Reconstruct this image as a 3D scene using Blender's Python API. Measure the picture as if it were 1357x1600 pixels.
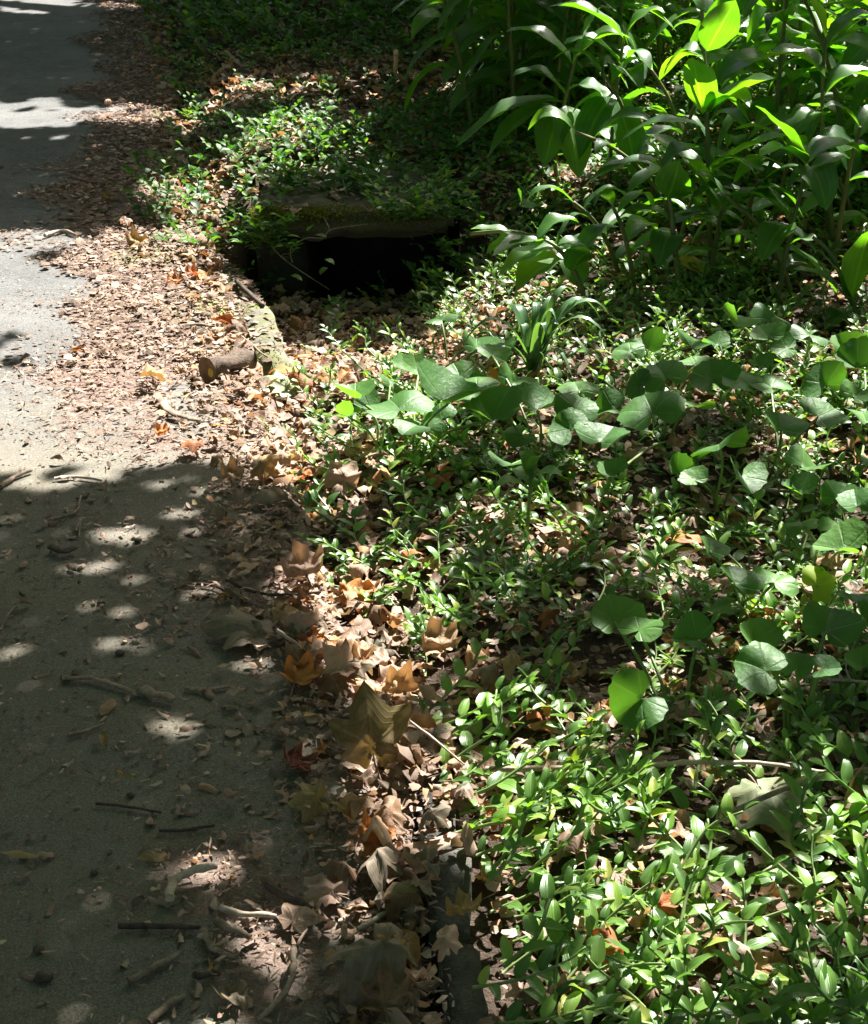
import bpy, math, random
import numpy as np
from mathutils import Vector, Matrix, Quaternion

random.seed(7)
rng = np.random.default_rng(11)
scene = bpy.context.scene
for o in list(bpy.data.objects):
    bpy.data.objects.remove(o)
COL = scene.collection

# ------------------------------------------------------------------ camera
HC, FPX, CX, CY = 1.45, 2800.0, 678.5, 800.0
TH = math.atan(1282.0 / FPX)
cam_d = bpy.data.cameras.new('camera')
cam = bpy.data.objects.new('camera', cam_d)
COL.objects.link(cam)
cam.location = (0, 0, HC)
cam.rotation_euler = (math.pi / 2 - TH, 0, 0)
cam_d.sensor_fit = 'VERTICAL'
cam_d.sensor_height = 24.0
cam_d.lens = 24.0 * FPX / 1600.0
cam_d.clip_start = 0.05
cam_d.clip_end = 400
scene.camera = cam

# ------------------------------------------------------------------ sky, sun, exposure
SUN_AZ, SUN_EL = math.radians(30), math.radians(50)
SUN = Vector((math.sin(SUN_AZ) * math.cos(SUN_EL), math.cos(SUN_AZ) * math.cos(SUN_EL), math.sin(SUN_EL)))
world = bpy.data.worlds.new('World')
scene.world = world
world.use_nodes = True
wn = world.node_tree.nodes
wl = world.node_tree.links
sky = wn.new('ShaderNodeTexSky')
sky.sky_type = 'NISHITA'
sky.sun_disc = False
sky.sun_elevation = SUN_EL
sky.sun_rotation = SUN_AZ
sky.dust_density = 3.0
sky.ozone_density = 0.6
wl.new(sky.outputs[0], wn['Background'].inputs[0])
wn['Background'].inputs[1].default_value = 0.062
sun_d = bpy.data.lights.new('sun', 'SUN')
sun_d.energy = 5.0
sun_d.angle = math.radians(0.53)
sun_d.color = (1.0, 0.965, 0.91)
sun_o = bpy.data.objects.new('sun', sun_d)
COL.objects.link(sun_o)
sun_o.rotation_euler = SUN.to_track_quat('Z', 'Y').to_euler()
sun_o.location = SUN * 30
scene.view_settings.view_transform = 'Standard'
scene.view_settings.look = 'None'
scene.view_settings.gamma = 1.0
scene.view_settings.exposure = 2.15
scene.cycles.max_bounces = 8
scene.cycles.transparent_max_bounces = 4
scene.cycles.use_denoising = True

# ------------------------------------------------------------------ photograph measurements -> places on the ground
SN, CS = math.sin(TH), math.cos(TH)


def ray(px, py):
    a, b = (px - CX) / FPX, (py - CY) / FPX
    return Vector((a, CS - b * SN, -SN - b * CS))


def G(px, py, z=0.0):
    d = ray(px, py)
    t = (z - HC) / d.z
    return Vector((d.x * t, d.y * t, z))


def GP(px, py, y):
    """the point on the upright plane at distance y"""
    d = ray(px, py)
    t = y / d.y
    return Vector((d.x * t, y, HC + d.z * t))


def proj(x, y, z=0.0):
    x, y, z = np.asarray(x, float), np.asarray(y, float), np.asarray(z, float)
    dz = z - HC
    dep = np.maximum(y * CS - dz * SN, 0.05)
    return CX + FPX * x / dep, CY - FPX * (y * SN + dz * CS) / dep


def ppm(py, z=0.0):
    return CS * (py + 482.0) / (HC - z)


def smooth(x, a, b):
    t = np.clip((np.asarray(x, float) - a) / (b - a), 0, 1)
    return t * t * (3 - 2 * t)


_nz = np.random.default_rng(5)
_W = [(_nz.normal(size=(24, 2)), _nz.uniform(0, 6.28, 24)) for _ in range(6)]


def noise2(x, y, scale, k=0):
    """smooth noise, roughly unit normal"""
    d, p = _W[k]
    x, y = np.asarray(x, float), np.asarray(y, float)
    s = 0
    for i in range(24):
        s = s + np.sin((d[i, 0] * x + d[i, 1] * y) * scale + p[i])
    return s / math.sqrt(12.0)


def inpoly(px, py, poly):
    px, py = np.asarray(px, float), np.asarray(py, float)
    r = np.zeros(px.shape, bool)
    n = len(poly)
    for i in range(n):
        x0, y0 = poly[i]
        x1, y1 = poly[(i + 1) % n]
        c = ((y0 > py) != (y1 > py)) & (px < (x1 - x0) * (py - y0) / ((y1 - y0) or 1e-9) + x0)
        r ^= c
    return r


# road edge: x as a function of y
_EY = [0.0, 1.69, 1.945, 2.14, 2.89, 3.68, 4.78, 5.39, 9.53, 14.0, 60.0]
_EX = [0.05, 0.002, -0.015, -0.033, -0.206, -0.35, -0.59, -0.76, -1.42, -2.25, -12.0]


def edge_x(y):
    return np.interp(y, _EY, _EX)


# drain: the mouth's front plane
ZP = -0.13
M0 = G(402, 462, ZP)
YM = M0.y
MX0 = GP(395, 400, YM).x
MX1 = GP(706, 400, YM).x
SLAB_D = 0.62
SLAB_TOP = GP(500, 333, YM).z


def H(x, y):
    """height of the bed of soil, with unseen outer banks added"""
    x, y = np.asarray(x, float), np.asarray(y, float)
    d = x - edge_x(y)
    z = -0.045 + 0.05 * smooth(d, 0.0, 0.30) + 0.05 * smooth(d, 0.5, 2.2)
    z = z + 0.012 * noise2(x, y, 5.0, 0) * smooth(d, 0, .3) + 0.006 * noise2(x, y, 16.0, 1)
    z = z + (0.10 * smooth(y, YM - 0.05, YM + 0.35)) * smooth(d, -0.02, 0.28) + 0.25 * smooth(y, 7.4, 11.0) * smooth(d, 0.1, 1.4)
    pit = smooth(y, YM - 1.25, YM - 0.15) * (1 - smooth(y, YM + .02, YM + .06)) * (1 - smooth(x, MX1 - 0.15, MX1 + 0.25)) * smooth(d, -0.02, 0.05)
    z = z * (1 - pit) + ZP * pit
    z = z + 4.5 * smooth(d, 4.2, 10.0)  # unseen bank on the right, added to block low sky light
    return np.where(d < -0.03, -0.06 + 4.5 * smooth(-d, 5.2, 10.0), z)  # unseen bank across the road, likewise added to cut sky light


def in_slab(x, y, m=0.0):
    return (x > MX0 - m) & (x < MX1 + m) & (y > YM - m) & (y < YM + SLAB_D + m)


def TOPZ(x, y):
    """height of whatever litter or plants stand on"""
    x, y = np.asarray(x, float), np.asarray(y, float)
    d = x - edge_x(y)
    z = np.where(d < 0.0, 0.0, H(x, y))
    z = np.where((d > 0) & (d < .09) & (y < 2.4), np.maximum(z, .032), z)
    return np.where(in_slab(x, y), SLAB_TOP, z)


# ------------------------------------------------------------------ mesh helpers: templates are (V, F triangles, A = u, v, rnd)
def grid_faces(nu, nv):
    f = []
    for j in range(nv - 1):
        for i in range(nu - 1):
            a, b, c, d = j * nu + i, j * nu + i + 1, (j + 1) * nu + i + 1, (j + 1) * nu + i
            f += [(a, b, c), (a, c, d)]
    return np.array(f, np.int32)


def make_mesh(name, V, F, A, mat=None, smooth_=True):
    me = bpy.data.meshes.new(name)
    V = np.ascontiguousarray(V, np.float32)
    F = np.ascontiguousarray(F, np.int32)
    nf = len(F)
    me.vertices.add(len(V))
    me.vertices.foreach_set('co', V.ravel())
    me.loops.add(nf * 3)
    me.loops.foreach_set('vertex_index', F.ravel())
    me.polygons.add(nf)
    me.polygons.foreach_set('loop_start', np.arange(0, nf * 3, 3, dtype=np.int32))
    me.polygons.foreach_set('loop_total', np.full(nf, 3, np.int32))
    me.polygons.foreach_set('use_smooth', np.full(nf, smooth_, bool))
    if A is not None:
        at = me.attributes.new('luv', 'FLOAT_VECTOR', 'POINT')
        at.data.foreach_set('vector', np.ascontiguousarray(A, np.float32).ravel())
    me.update(calc_edges=True)
    if mat:
        me.materials.append(mat)
    return me


def link(name, data, parent=None, loc=None):
    o = bpy.data.objects.new(name, data)
    COL.objects.link(o)
    if loc is not None:
        o.location = loc
    if parent is not None:
        o.parent = parent
    return o


def tag(o, label=None, cat=None, group=None, kind=None):
    if label:
        o['label'] = label
    if cat:
        o['category'] = cat
    if group:
        o['group'] = group
    if kind:
        o['kind'] = kind
    return o


class Bag:
    """collects placed templates, joined into one mesh"""

    def __init__(s):
        s.v, s.f, s.a, s.n = [], [], [], 0

    def add(s, tpl, mats, rnds):
        V, F, A = tpl
        mats = np.asarray(mats, np.float32)
        k = len(mats)
        if k == 0:
            return
        P = np.einsum('kij,nj->kni', mats[:, :3, :3], V) + mats[:, None, :3, 3]
        AA = np.repeat(A[None], k, 0).copy()
        AA[:, :, 2] = np.asarray(rnds)[:, None]
        FF = F[None] + (np.arange(k) * len(V))[:, None, None] + s.n
        s.v.append(P.reshape(-1, 3)); s.a.append(AA.reshape(-1, 3)); s.f.append(FF.reshape(-1, 3))
        s.n += k * len(V)

    def build(s, name, mat, smooth_=True):
        return make_mesh(name, np.concatenate(s.v), np.concatenate(s.f), np.concatenate(s.a), mat, smooth_)


def mats_from(pos, rotz, tilt, tiltdir, scale):
    """(k,4,4): scale, spin about z, then tilt about a horizontal axis"""
    k = len(pos)
    c, s_ = np.cos(rotz), np.sin(rotz)
    Rz = np.zeros((k, 3, 3)); Rz[:, 0, 0] = c; Rz[:, 0, 1] = -s_; Rz[:, 1, 0] = s_; Rz[:, 1, 1] = c; Rz[:, 2, 2] = 1
    ax, ay = np.cos(tiltdir), np.sin(tiltdir)
    ct, st = np.cos(tilt), np.sin(tilt)
    Rt = np.zeros((k, 3, 3))
    Rt[:, 0, 0] = ct + ax * ax * (1 - ct); Rt[:, 0, 1] = ax * ay * (1 - ct); Rt[:, 0, 2] = ay * st
    Rt[:, 1, 0] = ax * ay * (1 - ct); Rt[:, 1, 1] = ct + ay * ay * (1 - ct); Rt[:, 1, 2] = -ax * st
    Rt[:, 2, 0] = -ay * st; Rt[:, 2, 1] = ax * st; Rt[:, 2, 2] = ct
    M = np.zeros((k, 4, 4))
    sc = np.asarray(scale)
    sc = sc[:, None] if sc.ndim == 1 else sc
    M[:, :3, :3] = np.einsum('kij,kjl->kil', Rt, Rz) * sc[:, None, :]
    M[:, :3, 3] = pos
    M[:, 3, 3] = 1
    return M


def strip_leaf(nv=7, nu=5, width=0.22, peak=0.4, fold=0.25, bend=0.6, twist=0.0, wave=0.0, cup=0.0, tipcurl=0.0, seed=0, rag=0.0, point=.75):
    """a unit-long leaf blade along +Y; width = half width"""
    r = np.random.default_rng(seed)
    v = np.linspace(0, 1, nv)
    u = np.linspace(-1, 1, nu)
    ang = bend * (0.5 - v) + tipcurl * np.maximum(0, v - 0.6) ** 2 * 6
    dv = 1.0 / (nv - 1)
    yy = np.concatenate([[0], np.cumsum(np.cos((ang[1:] + ang[:-1]) / 2) * dv)])
    zz = np.concatenate([[0], np.cumsum(np.sin((ang[1:] + ang[:-1]) / 2) * dv)])
    a = peak / (1 - peak)
    q = np.clip(v, 1e-4, 1 - 1e-4)
    pr = (q ** a) * (1 - q)
    pr = (pr / ((peak ** a) * (1 - peak))) ** point
    V, A = [], []
    ph = r.uniform(0, 6.28)
    for j in range(nv):
        tw = twist * v[j]
        nrm = np.array([-math.sin(ang[j]), math.cos(ang[j])])
        for i in range(nu):
            w = width * pr[j] * u[i] * (1 + rag * r.uniform(-1, 1))
            h = abs(w) * math.tan(fold) - cup * w * w / width + wave * abs(u[i]) * math.sin(v[j] * 11 + ph + (2 if u[i] > 0 else 0)) * width
            x, hh = w * math.cos(tw) - h * math.sin(tw), w * math.sin(tw) + h * math.cos(tw)
            V.append((x, yy[j] + nrm[0] * hh, zz[j] + nrm[1] * hh))
            A.append((u[i], v[j], 0))
    return np.array(V), grid_faces(nu, nv), np.array(A)


def polar_leaf(rad, na, nr, zf, a0=-math.pi, a1=math.pi, closed=True, seed=0):
    """leaf blade round its stalk: rad(theta), zf(r, theta) both for a unit size; tip along +Y"""
    V, A, F = [(0, 0, zf(0, 0))], [(0, 0, 0)], []
    th = np.linspace(a0, a1, na, endpoint=not closed)
    for k in range(1, nr + 1):
        q = k / nr
        for t in th:
            r = rad(t) * q
            V.append((r * math.sin(t), r * math.cos(t), zf(r, t)))
            A.append((t / math.pi, q, 0))
    m = na if closed else na - 1
    for i in range(m):
        j = (i + 1) % na
        F.append((0, 1 + j, 1 + i))
        for k in range(nr - 1):
            b = 1 + k * na
            c = b + na
            F += [(b + i, b + j, c + j), (b + i, c + j, c + i)]
    return np.array(V), np.array(F, np.int32), np.array(A)


def lobe_rad(seed):
    r = np.random.default_rng(seed)
    L = [(0, 1.0, .46), (0.92, .9, .42), (-0.92, .88, .42), (1.85, .66, .46), (-1.85, .64, .46)]
    L = [(a + r.uniform(-.08, .08), l * r.uniform(.9, 1.08), w) for a, l, w in L]

    def rad(t):
        b = .40
        for a, l, w in L:
            d = abs((t - a + math.pi) % (2 * math.pi) - math.pi)
            b = max(b, l * max(0, 1 - (d / (w * 1.65)) ** 1.1) * .62 + l * .38 if d < w * 1.5 else 0)
        tooth = 0.11 * (abs(((t * 14 / math.pi) % 2) - 1) - .5)
        if abs(abs(t) - math.pi) < .28:
            b = min(b, .12 + .3 * abs(abs(t) - math.pi))
        return b * (1 + tooth) * .62
    return rad


def lobed_leaf(seed, curl=.5, na=44, nr=4):
    r = np.random.default_rng(seed)
    rad = lobe_rad(seed)
    ph = r.uniform(0, 6.28, 4)
    k1, k2 = r.uniform(-1.1, 1.0) * curl, r.uniform(-.8, 1) * curl

    def zf(rr, t):
        z = k1 * rr * rr * 1.3 + .16 * curl * rr * math.sin(2 * t + ph[0]) + .16 * curl * rr * math.sin(3 * t + ph[1]) + .10 * rr * math.sin(5 * t + ph[2])
        z += -.07 * rr * math.cos(5 * (t)) + .05 * math.sin(9 * rr + ph[3] + t) + .05 * curl * math.sin(17 * rr * math.sin(t) + ph[1]) * math.sin(15 * rr * math.cos(t) + ph[2])
        return z
    V, F, A = polar_leaf(rad, na, nr, zf)
    for q in range(5):
        an = r.uniform(0, 6.28)
        off = r.uniform(.05, .34)
        ds = V[:, 0] * math.cos(an) + V[:, 1] * math.sin(an) - off
        f = np.maximum(ds, 0)
        g = r.uniform(-1.1, 1.0) * curl
        V[:, 2] += f * math.sin(g)
        V[:, 0] -= f * math.cos(an) * (1 - math.cos(g))
        V[:, 1] -= f * math.sin(an) * (1 - math.cos(g))
    # roll the sides up
    x = V[:, 0].copy(); z = V[:, 2].copy()
    c = k2 * 2.0
    if abs(c) > .05:
        V[:, 0] = np.sin(x * c) / c
        V[:, 2] = z + (1 - np.cos(x * c)) / c
    y = V[:, 1].copy(); z = V[:, 2].copy()
    c = r.uniform(-1.2, 1.0) * curl * 1.4
    if abs(c) > .05:
        V[:, 1] = np.sin(y * c) / c
        V[:, 2] = z + (1 - np.cos(y * c)) / c
    # settle it: take out the mean slope
    B = np.stack([V[:, 0], V[:, 1], np.ones(len(V))], 1)
    k = np.linalg.lstsq(B, V[:, 2], rcond=None)[0]
    V[:, 2] -= B @ k
    V[:, 2] -= np.percentile(V[:, 2], 12)
    return V, F, A


def kidney_leaf(seed, na=40, nr=5):
    r = np.random.default_rng(seed)
    ph = r.uniform(0, 6.28, 4)
    cup = r.uniform(-.7, .5)
    fold = r.uniform(.0, .9)
    fo2 = r.uniform(-.5, .5)

    def rad(t):
        a = abs(t)
        b = .47 + .07 * math.cos(a) - .07 * math.cos(2 * a) + .03 * math.sin(2 * t + ph[3]) + .05 * math.exp(-(a / .4) ** 2)
        b += .015 * math.sin(13 * t + ph[0]) + .008 * math.sin(29 * t)
        if a > 2.25:
            b *= 1 - .30 * ((a - 2.25) / .42) ** 2
        return b

    def zf(rr, t):
        return cup * rr * rr + fo2 * rr * rr * math.sin(t + ph[0]) + fold * abs(rr * math.sin(t)) * .8 + .20 * rr * rr * math.sin(3 * t + ph[1]) + .10 * rr * math.sin(2 * t + ph[2]) \
            + .03 * rr * rr * math.sin(5 * t + ph[3])
    return polar_leaf(rad, na, nr, zf, -2.67, 2.67, False)


def tube(points, radii, n=6, seed=0, rough=0.0, cap=True):
    r = np.random.default_rng(seed)
    P = [Vector(p) for p in points]
    V, F, A = [], [], []
    up = Vector((0, 0, 1))
    for i, p in enumerate(P):
        d = (P[min(i + 1, len(P) - 1)] - P[max(i - 1, 0)]).normalized()
        s = d.cross(up)
        if s.length < 1e-3:
            s = Vector((1, 0, 0))
        s.normalize()
        t = s.cross(d)
        for k in range(n):
            a = 2 * math.pi * k / n
            rr = radii[i] * (1 + rough * r.uniform(-1, 1))
            V.append(p + s * (math.cos(a) * rr) + t * (math.sin(a) * rr))
            A.append((k / n * 2 - 1, i / max(1, len(P) - 1), 0))
    for i in range(len(P) - 1):
        for k in range(n):
            a, b = i * n + k, i * n + (k + 1) % n
            F += [(a, b, b + n), (a, b + n, a + n)]
    if cap:
        for e in (0, len(P) - 1):
            c = len(V)
            V.append(P[e]); A.append((0, 0, 0))
            for k in range(n):
                F.append((c, e * n + k, e * n + (k + 1) % n))
    return np.array([tuple(v) for v in V]), np.array(F, np.int32), np.array(A)


def respline(pts, m):
    """Catmull-Rom through the points, m steps per span"""
    P = [Vector(p) for p in pts]
    if len(P) == 2:
        return [P[0].lerp(P[1], i / (2 * m)) for i in range(2 * m + 1)]
    out = []
    for i in range(len(P) - 1):
        a, b, c, d = P[max(i - 1, 0)], P[i], P[i + 1], P[min(i + 2, len(P) - 1)]
        for k in range(m):
            t = k / m
            out.append(0.5 * ((2 * b) + (c - a) * t + (2 * a - 5 * b + 4 * c - d) * t * t + (3 * b - a - 3 * c + d) * t ** 3))
    out.append(P[-1])
    return out


def arc_leaf(B, C, T, w, up=Vector((0, 0, 1)), fold=.25, nv=10, nu=5, peak=.42, wave=.06, roll=0.0, seed=0):
    """a blade whose midrib is the curve B, C, T"""
    r = random.Random(seed)
    V, A = [], []
    a = peak / (1 - peak)
    ph = r.uniform(0, 6.28)
    for j in range(nv):
        t = j / (nv - 1)
        p = B * (1 - t) ** 2 + C * (2 * t * (1 - t)) + T * t * t
        d = ((C - B) * (1 - t) + (T - C) * t).normalized()
        s = d.cross(up)
        if s.length < .15:
            s = s + Vector((.15, 0.05, 0))
        s.normalize()
        nrm = s.cross(d).normalized()
        rr = roll * (0.3 + t)
        s, nrm = s * math.cos(rr) + nrm * math.sin(rr), nrm * math.cos(rr) - s * math.sin(rr)
        q = min(max(t, 1e-4), 1 - 1e-4)
        pr = ((q ** a) * (1 - q) / ((peak ** a) * (1 - peak))) ** .88
        for i in range(nu):
            u = -1 + 2 * i / (nu - 1)
            h = abs(u) * w * pr * math.tan(fold) + wave * w * abs(u) ** 1.5 * math.sin(t * 13 + ph + (1.7 if u > 0 else 0)) * min(1, 3 * pr)
            q3 = p + s * (u * w * pr) + nrm * h
            V.append(tuple(q3)); A.append((u, t, 0))
    return np.array(V), grid_faces(nu, nv), np.array(A)


# ------------------------------------------------------------------ materials
def nodes_of(name):
    m = bpy.data.materials.new(name)
    m.use_nodes = True
    nt = m.node_tree
    nt.nodes.clear()
    return m, nt


class NT:
    def __init__(s, nt):
        s.nt = nt

    def n(s, t, **kw):
        x = s.nt.nodes.new(t)
        for k, v in kw.items():
            setattr(x, k, v)
        return x

    def set(s, sock, v):
        if hasattr(v, 'is_linked') or hasattr(v, 'links'):
            s.nt.links.new(v, sock)
        else:
            sock.default_value = v

    def math(s, op, a, b=0.0, c=0.0, clamp=False):
        x = s.n('ShaderNodeMath', operation=op, use_clamp=clamp)
        s.set(x.inputs[0], a); s.set(x.inputs[1], b); s.set(x.inputs[2], c)
        return x.outputs[0]

    def mix(s, fac, a, b, mode='MIX'):
        x = s.n('ShaderNodeMix', data_type='RGBA', blend_type=mode)
        s.set(x.inputs[0], fac)
        s.set(x.inputs[6], a if hasattr(a, 'links') else (*a, 1)[:4])
        s.set(x.inputs[7], b if hasattr(b, 'links') else (*b, 1)[:4])
        return x.outputs[2]

    def noise(s, vec, scale, detail=3, rough=.55):
        x = s.n('ShaderNodeTexNoise')
        if vec is not None:
            s.set(x.inputs['Vector'], vec)
        x.inputs['Scale'].default_value = scale
        x.inputs['Detail'].default_value = detail
        x.inputs['Roughness'].default_value = rough
        return x.outputs[0]

    def ramp(s, fac, stops, interp='LINEAR'):
        x = s.n('ShaderNodeValToRGB')
        s.set(x.inputs[0], fac)
        cr = x.color_ramp
        cr.interpolation = interp
        while len(cr.elements) < len(stops):
            cr.elements.new(0.5)
        for e, (p, c) in zip(cr.elements, stops):
            e.position = p
            e.color = (*c, 1)
        return x.outputs[0]

    def maprange(s, v, a, b, c, d):
        x = s.n('ShaderNodeMapRange')
        s.set(x.inputs[0], v)
        for i, q in enumerate((a, b, c, d)):
            x.inputs[1 + i].default_value = q
        return x.outputs[0]

    def bump(s, h, strength, dist):
        x = s.n('ShaderNodeBump')
        s.set(x.inputs['Height'], h)
        x.inputs['Strength'].default_value = strength
        x.inputs['Distance'].default_value = dist
        return x.outputs[0]


def leaf_material(name, stops, trans=(1.7, 1.9, .45), tfac=.35, rough=.38, veins='parallel', use_obj=False, mottle=0.0, spec=.5, interp='LINEAR'):
    m, nt = nodes_of(name)
    k = NT(nt)
    at = k.n('ShaderNodeAttribute', attribute_name='luv')
    sep = k.n('ShaderNodeSeparateXYZ')
    nt.links.new(at.outputs['Vector'], sep.inputs[0])
    oi = k.n('ShaderNodeObjectInfo')
    geo = k.n('ShaderNodeNewGeometry')
    pos = geo.outputs['Position']
    u, v, rd = sep.outputs
    au = k.math('ABSOLUTE', u)
    if use_obj:
        col = oi.outputs['Color']
    else:
        r = k.math('FRACT', k.math('ADD', rd, oi.outputs['Random']))
        col = k.ramp(r, stops, interp)
    if veins == 'parallel':
        ve = k.math('SINE', k.math('MULTIPLY', u, 22.0))
        mid = k.maprange(au, 0.0, 0.10, 1.0, 0.0)
        hgt = k.math('ADD', k.math('MULTIPLY', ve, .10), k.math('MULTIPLY', mid, -1.0))
        col = k.mix(k.math('MULTIPLY', mid, .35), col, k.mix(.5, col, (.35, .5, .2)))
        col = k.mix(k.math('MULTIPLY', k.math('ADD', ve, 1.0), .025), col, (.25, .38, .2))
    elif veins == 'radial':
        ve = k.math('POWER', k.math('ABSOLUTE', k.math('COSINE', k.math('MULTIPLY', u, math.pi * 3.0))), 90.0)
        nz = k.noise(pos, 90, 3)
        hgt = k.math('ADD', k.math('MULTIPLY', ve, -.5), nz)
        col = k.mix(k.math('MULTIPLY', ve, .22), col, (.24, .36, .18))
        col = k.mix(k.math('MULTIPLY', nz, .35), col, (.05, .10, .04))
    else:
        ve = k.math('POWER', k.math('ABSOLUTE', k.math('COSINE', k.math('MULTIPLY', u, math.pi * 3.31))), 40.0)
        v2 = k.math('POWER', k.math('ABSOLUTE', k.math('SINE', k.math('ADD', k.math('MULTIPLY', v, 22.0), k.math('MULTIPLY', au, 9.0)))), 10.0)
        hgt = k.math('ADD', ve, k.math('MULTIPLY', v2, .35))
        col = k.mix(k.math('MULTIPLY', k.math('MAXIMUM', ve, k.math('MULTIPLY', v2, .5)), .4), col, k.mix(.6, col, (.5, .36, .2)))
    big = k.noise(pos, 9, 2)
    col = k.mix(1.0, col, k.ramp(big, [(.3, (.78, .78, .78)), (.7, (1.18, 1.18, 1.12))]), 'MULTIPLY')
    if mottle > 0:
        sp = k.maprange(k.noise(pos, 75, 4, .65), .5, .72, 0, 1)
        col = k.mix(k.math('MULTIPLY', sp, mottle), col, k.mix(.75, col, (.05, .03, .02)))
        sp2 = k.maprange(k.noise(pos, 28, 3, .6), .52, .72, 0, 1)
        col = k.mix(k.math('MULTIPLY', sp2, mottle), col, k.mix(.5, col, (.5, .38, .27)))
    bs = k.n('ShaderNodeBsdfPrincipled')
    nt.links.new(col, bs.inputs['Base Color'])
    bs.inputs['Roughness'].default_value = rough
    bs.inputs['Specular IOR Level'].default_value = spec
    nt.links.new(k.bump(hgt, .55 if veins == 'radial' else .35, .003 if veins == 'radial' else .0015), bs.inputs['Normal'])
    tr = k.n('ShaderNodeBsdfTranslucent')
    nt.links.new(k.mix(1.0, col, trans, 'MULTIPLY'), tr.inputs[0])
    ms = k.n('ShaderNodeMixShader')
    ms.inputs[0].default_value = tfac
    nt.links.new(bs.outputs[0], ms.inputs[1]); nt.links.new(tr.outputs[0], ms.inputs[2])
    out = k.n('ShaderNodeOutputMaterial')
    nt.links.new(ms.outputs[0], out.inputs[0])
    return m


def solid_material(name, c1, c2, scale=20, rough=.85, bump=.5, dist=.003, extra=None, obj_mul=False):
    m, nt = nodes_of(name)
    k = NT(nt)
    pos = k.n('ShaderNodeNewGeometry').outputs['Position']
    n1 = k.noise(pos, scale, 6, .65)
    n2 = k.noise(pos, scale * 6, 3, .6)
    col = k.mix(k.maprange(n1, .32, .68, 0, 1), c1, c2)
    col = k.mix(k.maprange(n2, .5, .75, 0, .5), col, tuple(x * .35 for x in c1))
    if extra:
        col = extra(k, pos, col)
    bs = k.n('ShaderNodeBsdfPrincipled')
    nt.links.new(col, bs.inputs['Base Color'])
    bs.inputs['Roughness'].default_value = rough
    bs.inputs['Specular IOR Level'].default_value = .25
    nt.links.new(k.bump(k.math('ADD', n1, k.math('MULTIPLY', n2, .6)), bump, dist), bs.inputs['Normal'])
    out = k.n('ShaderNodeOutputMaterial')
    nt.links.new(bs.outputs[0], out.inputs[0])
    return m


MOSS_SPOTS = [(G(372, 478), .16), (G(400, 540), .13), (G(330, 478), .10), (G(235, 400), .10), (G(455, 560), .12)]


def moss_layer(k, pos, col):
    f = None
    for p, r in MOSS_SPOTS:
        d = k.n('ShaderNodeVectorMath', operation='DISTANCE')
        k.set(d.inputs[0], pos)
        d.inputs[1].default_value = (p.x, p.y, -0.02)
        q = k.maprange(d.outputs['Value'], r * .45, r * 1.35, 1, 0)
        f = q if f is None else k.math('MAXIMUM', f, q)
    g = k.maprange(k.noise(pos, 22, 5, .65), .30, .48, 0, 1)
    mcol = k.mix(k.noise(pos, 60, 3), (.10, .13, .03), (.30, .32, .10))
    return k.mix(k.math('MULTIPLY', f, g), col, mcol)


def asphalt_extra(k, pos, col):
    vo = k.n('ShaderNodeTexVoronoi')
    k.set(vo.inputs['Vector'], pos)
    vo.inputs['Scale'].default_value = 170
    agg = k.ramp(vo.outputs['Color'], [(0, (.55, .55, .56)), (.6, (1, 1, 1)), (1, (1.5, 1.48, 1.42))])
    col = k.mix(.75, col, k.mix(1.0, col, agg, 'MULTIPLY'))
    dust = k.maprange(k.noise(pos, 2.6, 5, .62), .42, .66, 0, .6)
    col = k.mix(dust, col, (.165, .163, .156))
    patch = k.maprange(k.noise(pos, 7.0, 5, .7), .50, .62, 0, .5)
    col = k.mix(patch, col, (.10, .095, .085))
    gr = k.maprange(k.noise(pos, 330, 2, .5), .62, .72, 0, .55)
    col = k.mix(gr, col, (.34, .31, .26))
    gr2 = k.maprange(k.noise(pos, 210, 3, .6), .60, .70, 0, .8)
    col = k.mix(gr2, col, (.035, .03, .025))
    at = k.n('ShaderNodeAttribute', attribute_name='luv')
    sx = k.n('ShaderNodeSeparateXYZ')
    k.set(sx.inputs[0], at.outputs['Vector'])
    silt_shade_tint = k.mix(k.noise(pos, 150, 4, .7), (.11, .096, .066), (.235, .207, .15))  # dust film that also warms and lightens the near road's shade
    col = k.mix(k.math('MULTIPLY', sx.outputs[1], k.maprange(k.noise(pos, 4, 4, .6), .3, .65, .45, .85)), col, silt_shade_tint)
    hum = k.mix(k.noise(pos, 120, 4, .7), (.055, .036, .028), (.26, .175, .14))
    f = k.math('ADD', sx.outputs[0], k.maprange(k.noise(pos, 30, 5, .7), .3, .7, -.35, .25))
    col = k.mix(k.maprange(f, .25, .6, 0, .9), col, hum)
    fine = k.maprange(k.noise(pos, 260, 3, .7), .35, .68, .62, 1.32)
    cmb = k.n('ShaderNodeCombineColor')
    for q in range(3):
        k.set(cmb.inputs[q], fine)
    col = k.mix(1.0, col, cmb.outputs[0], 'MULTIPLY')
    st = k.maprange(k.noise(pos, 520, 2, .5), .60, .68, 0, .6)
    col = k.mix(st, col, (.30, .28, .24))
    return moss_layer(k, pos, col)


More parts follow.
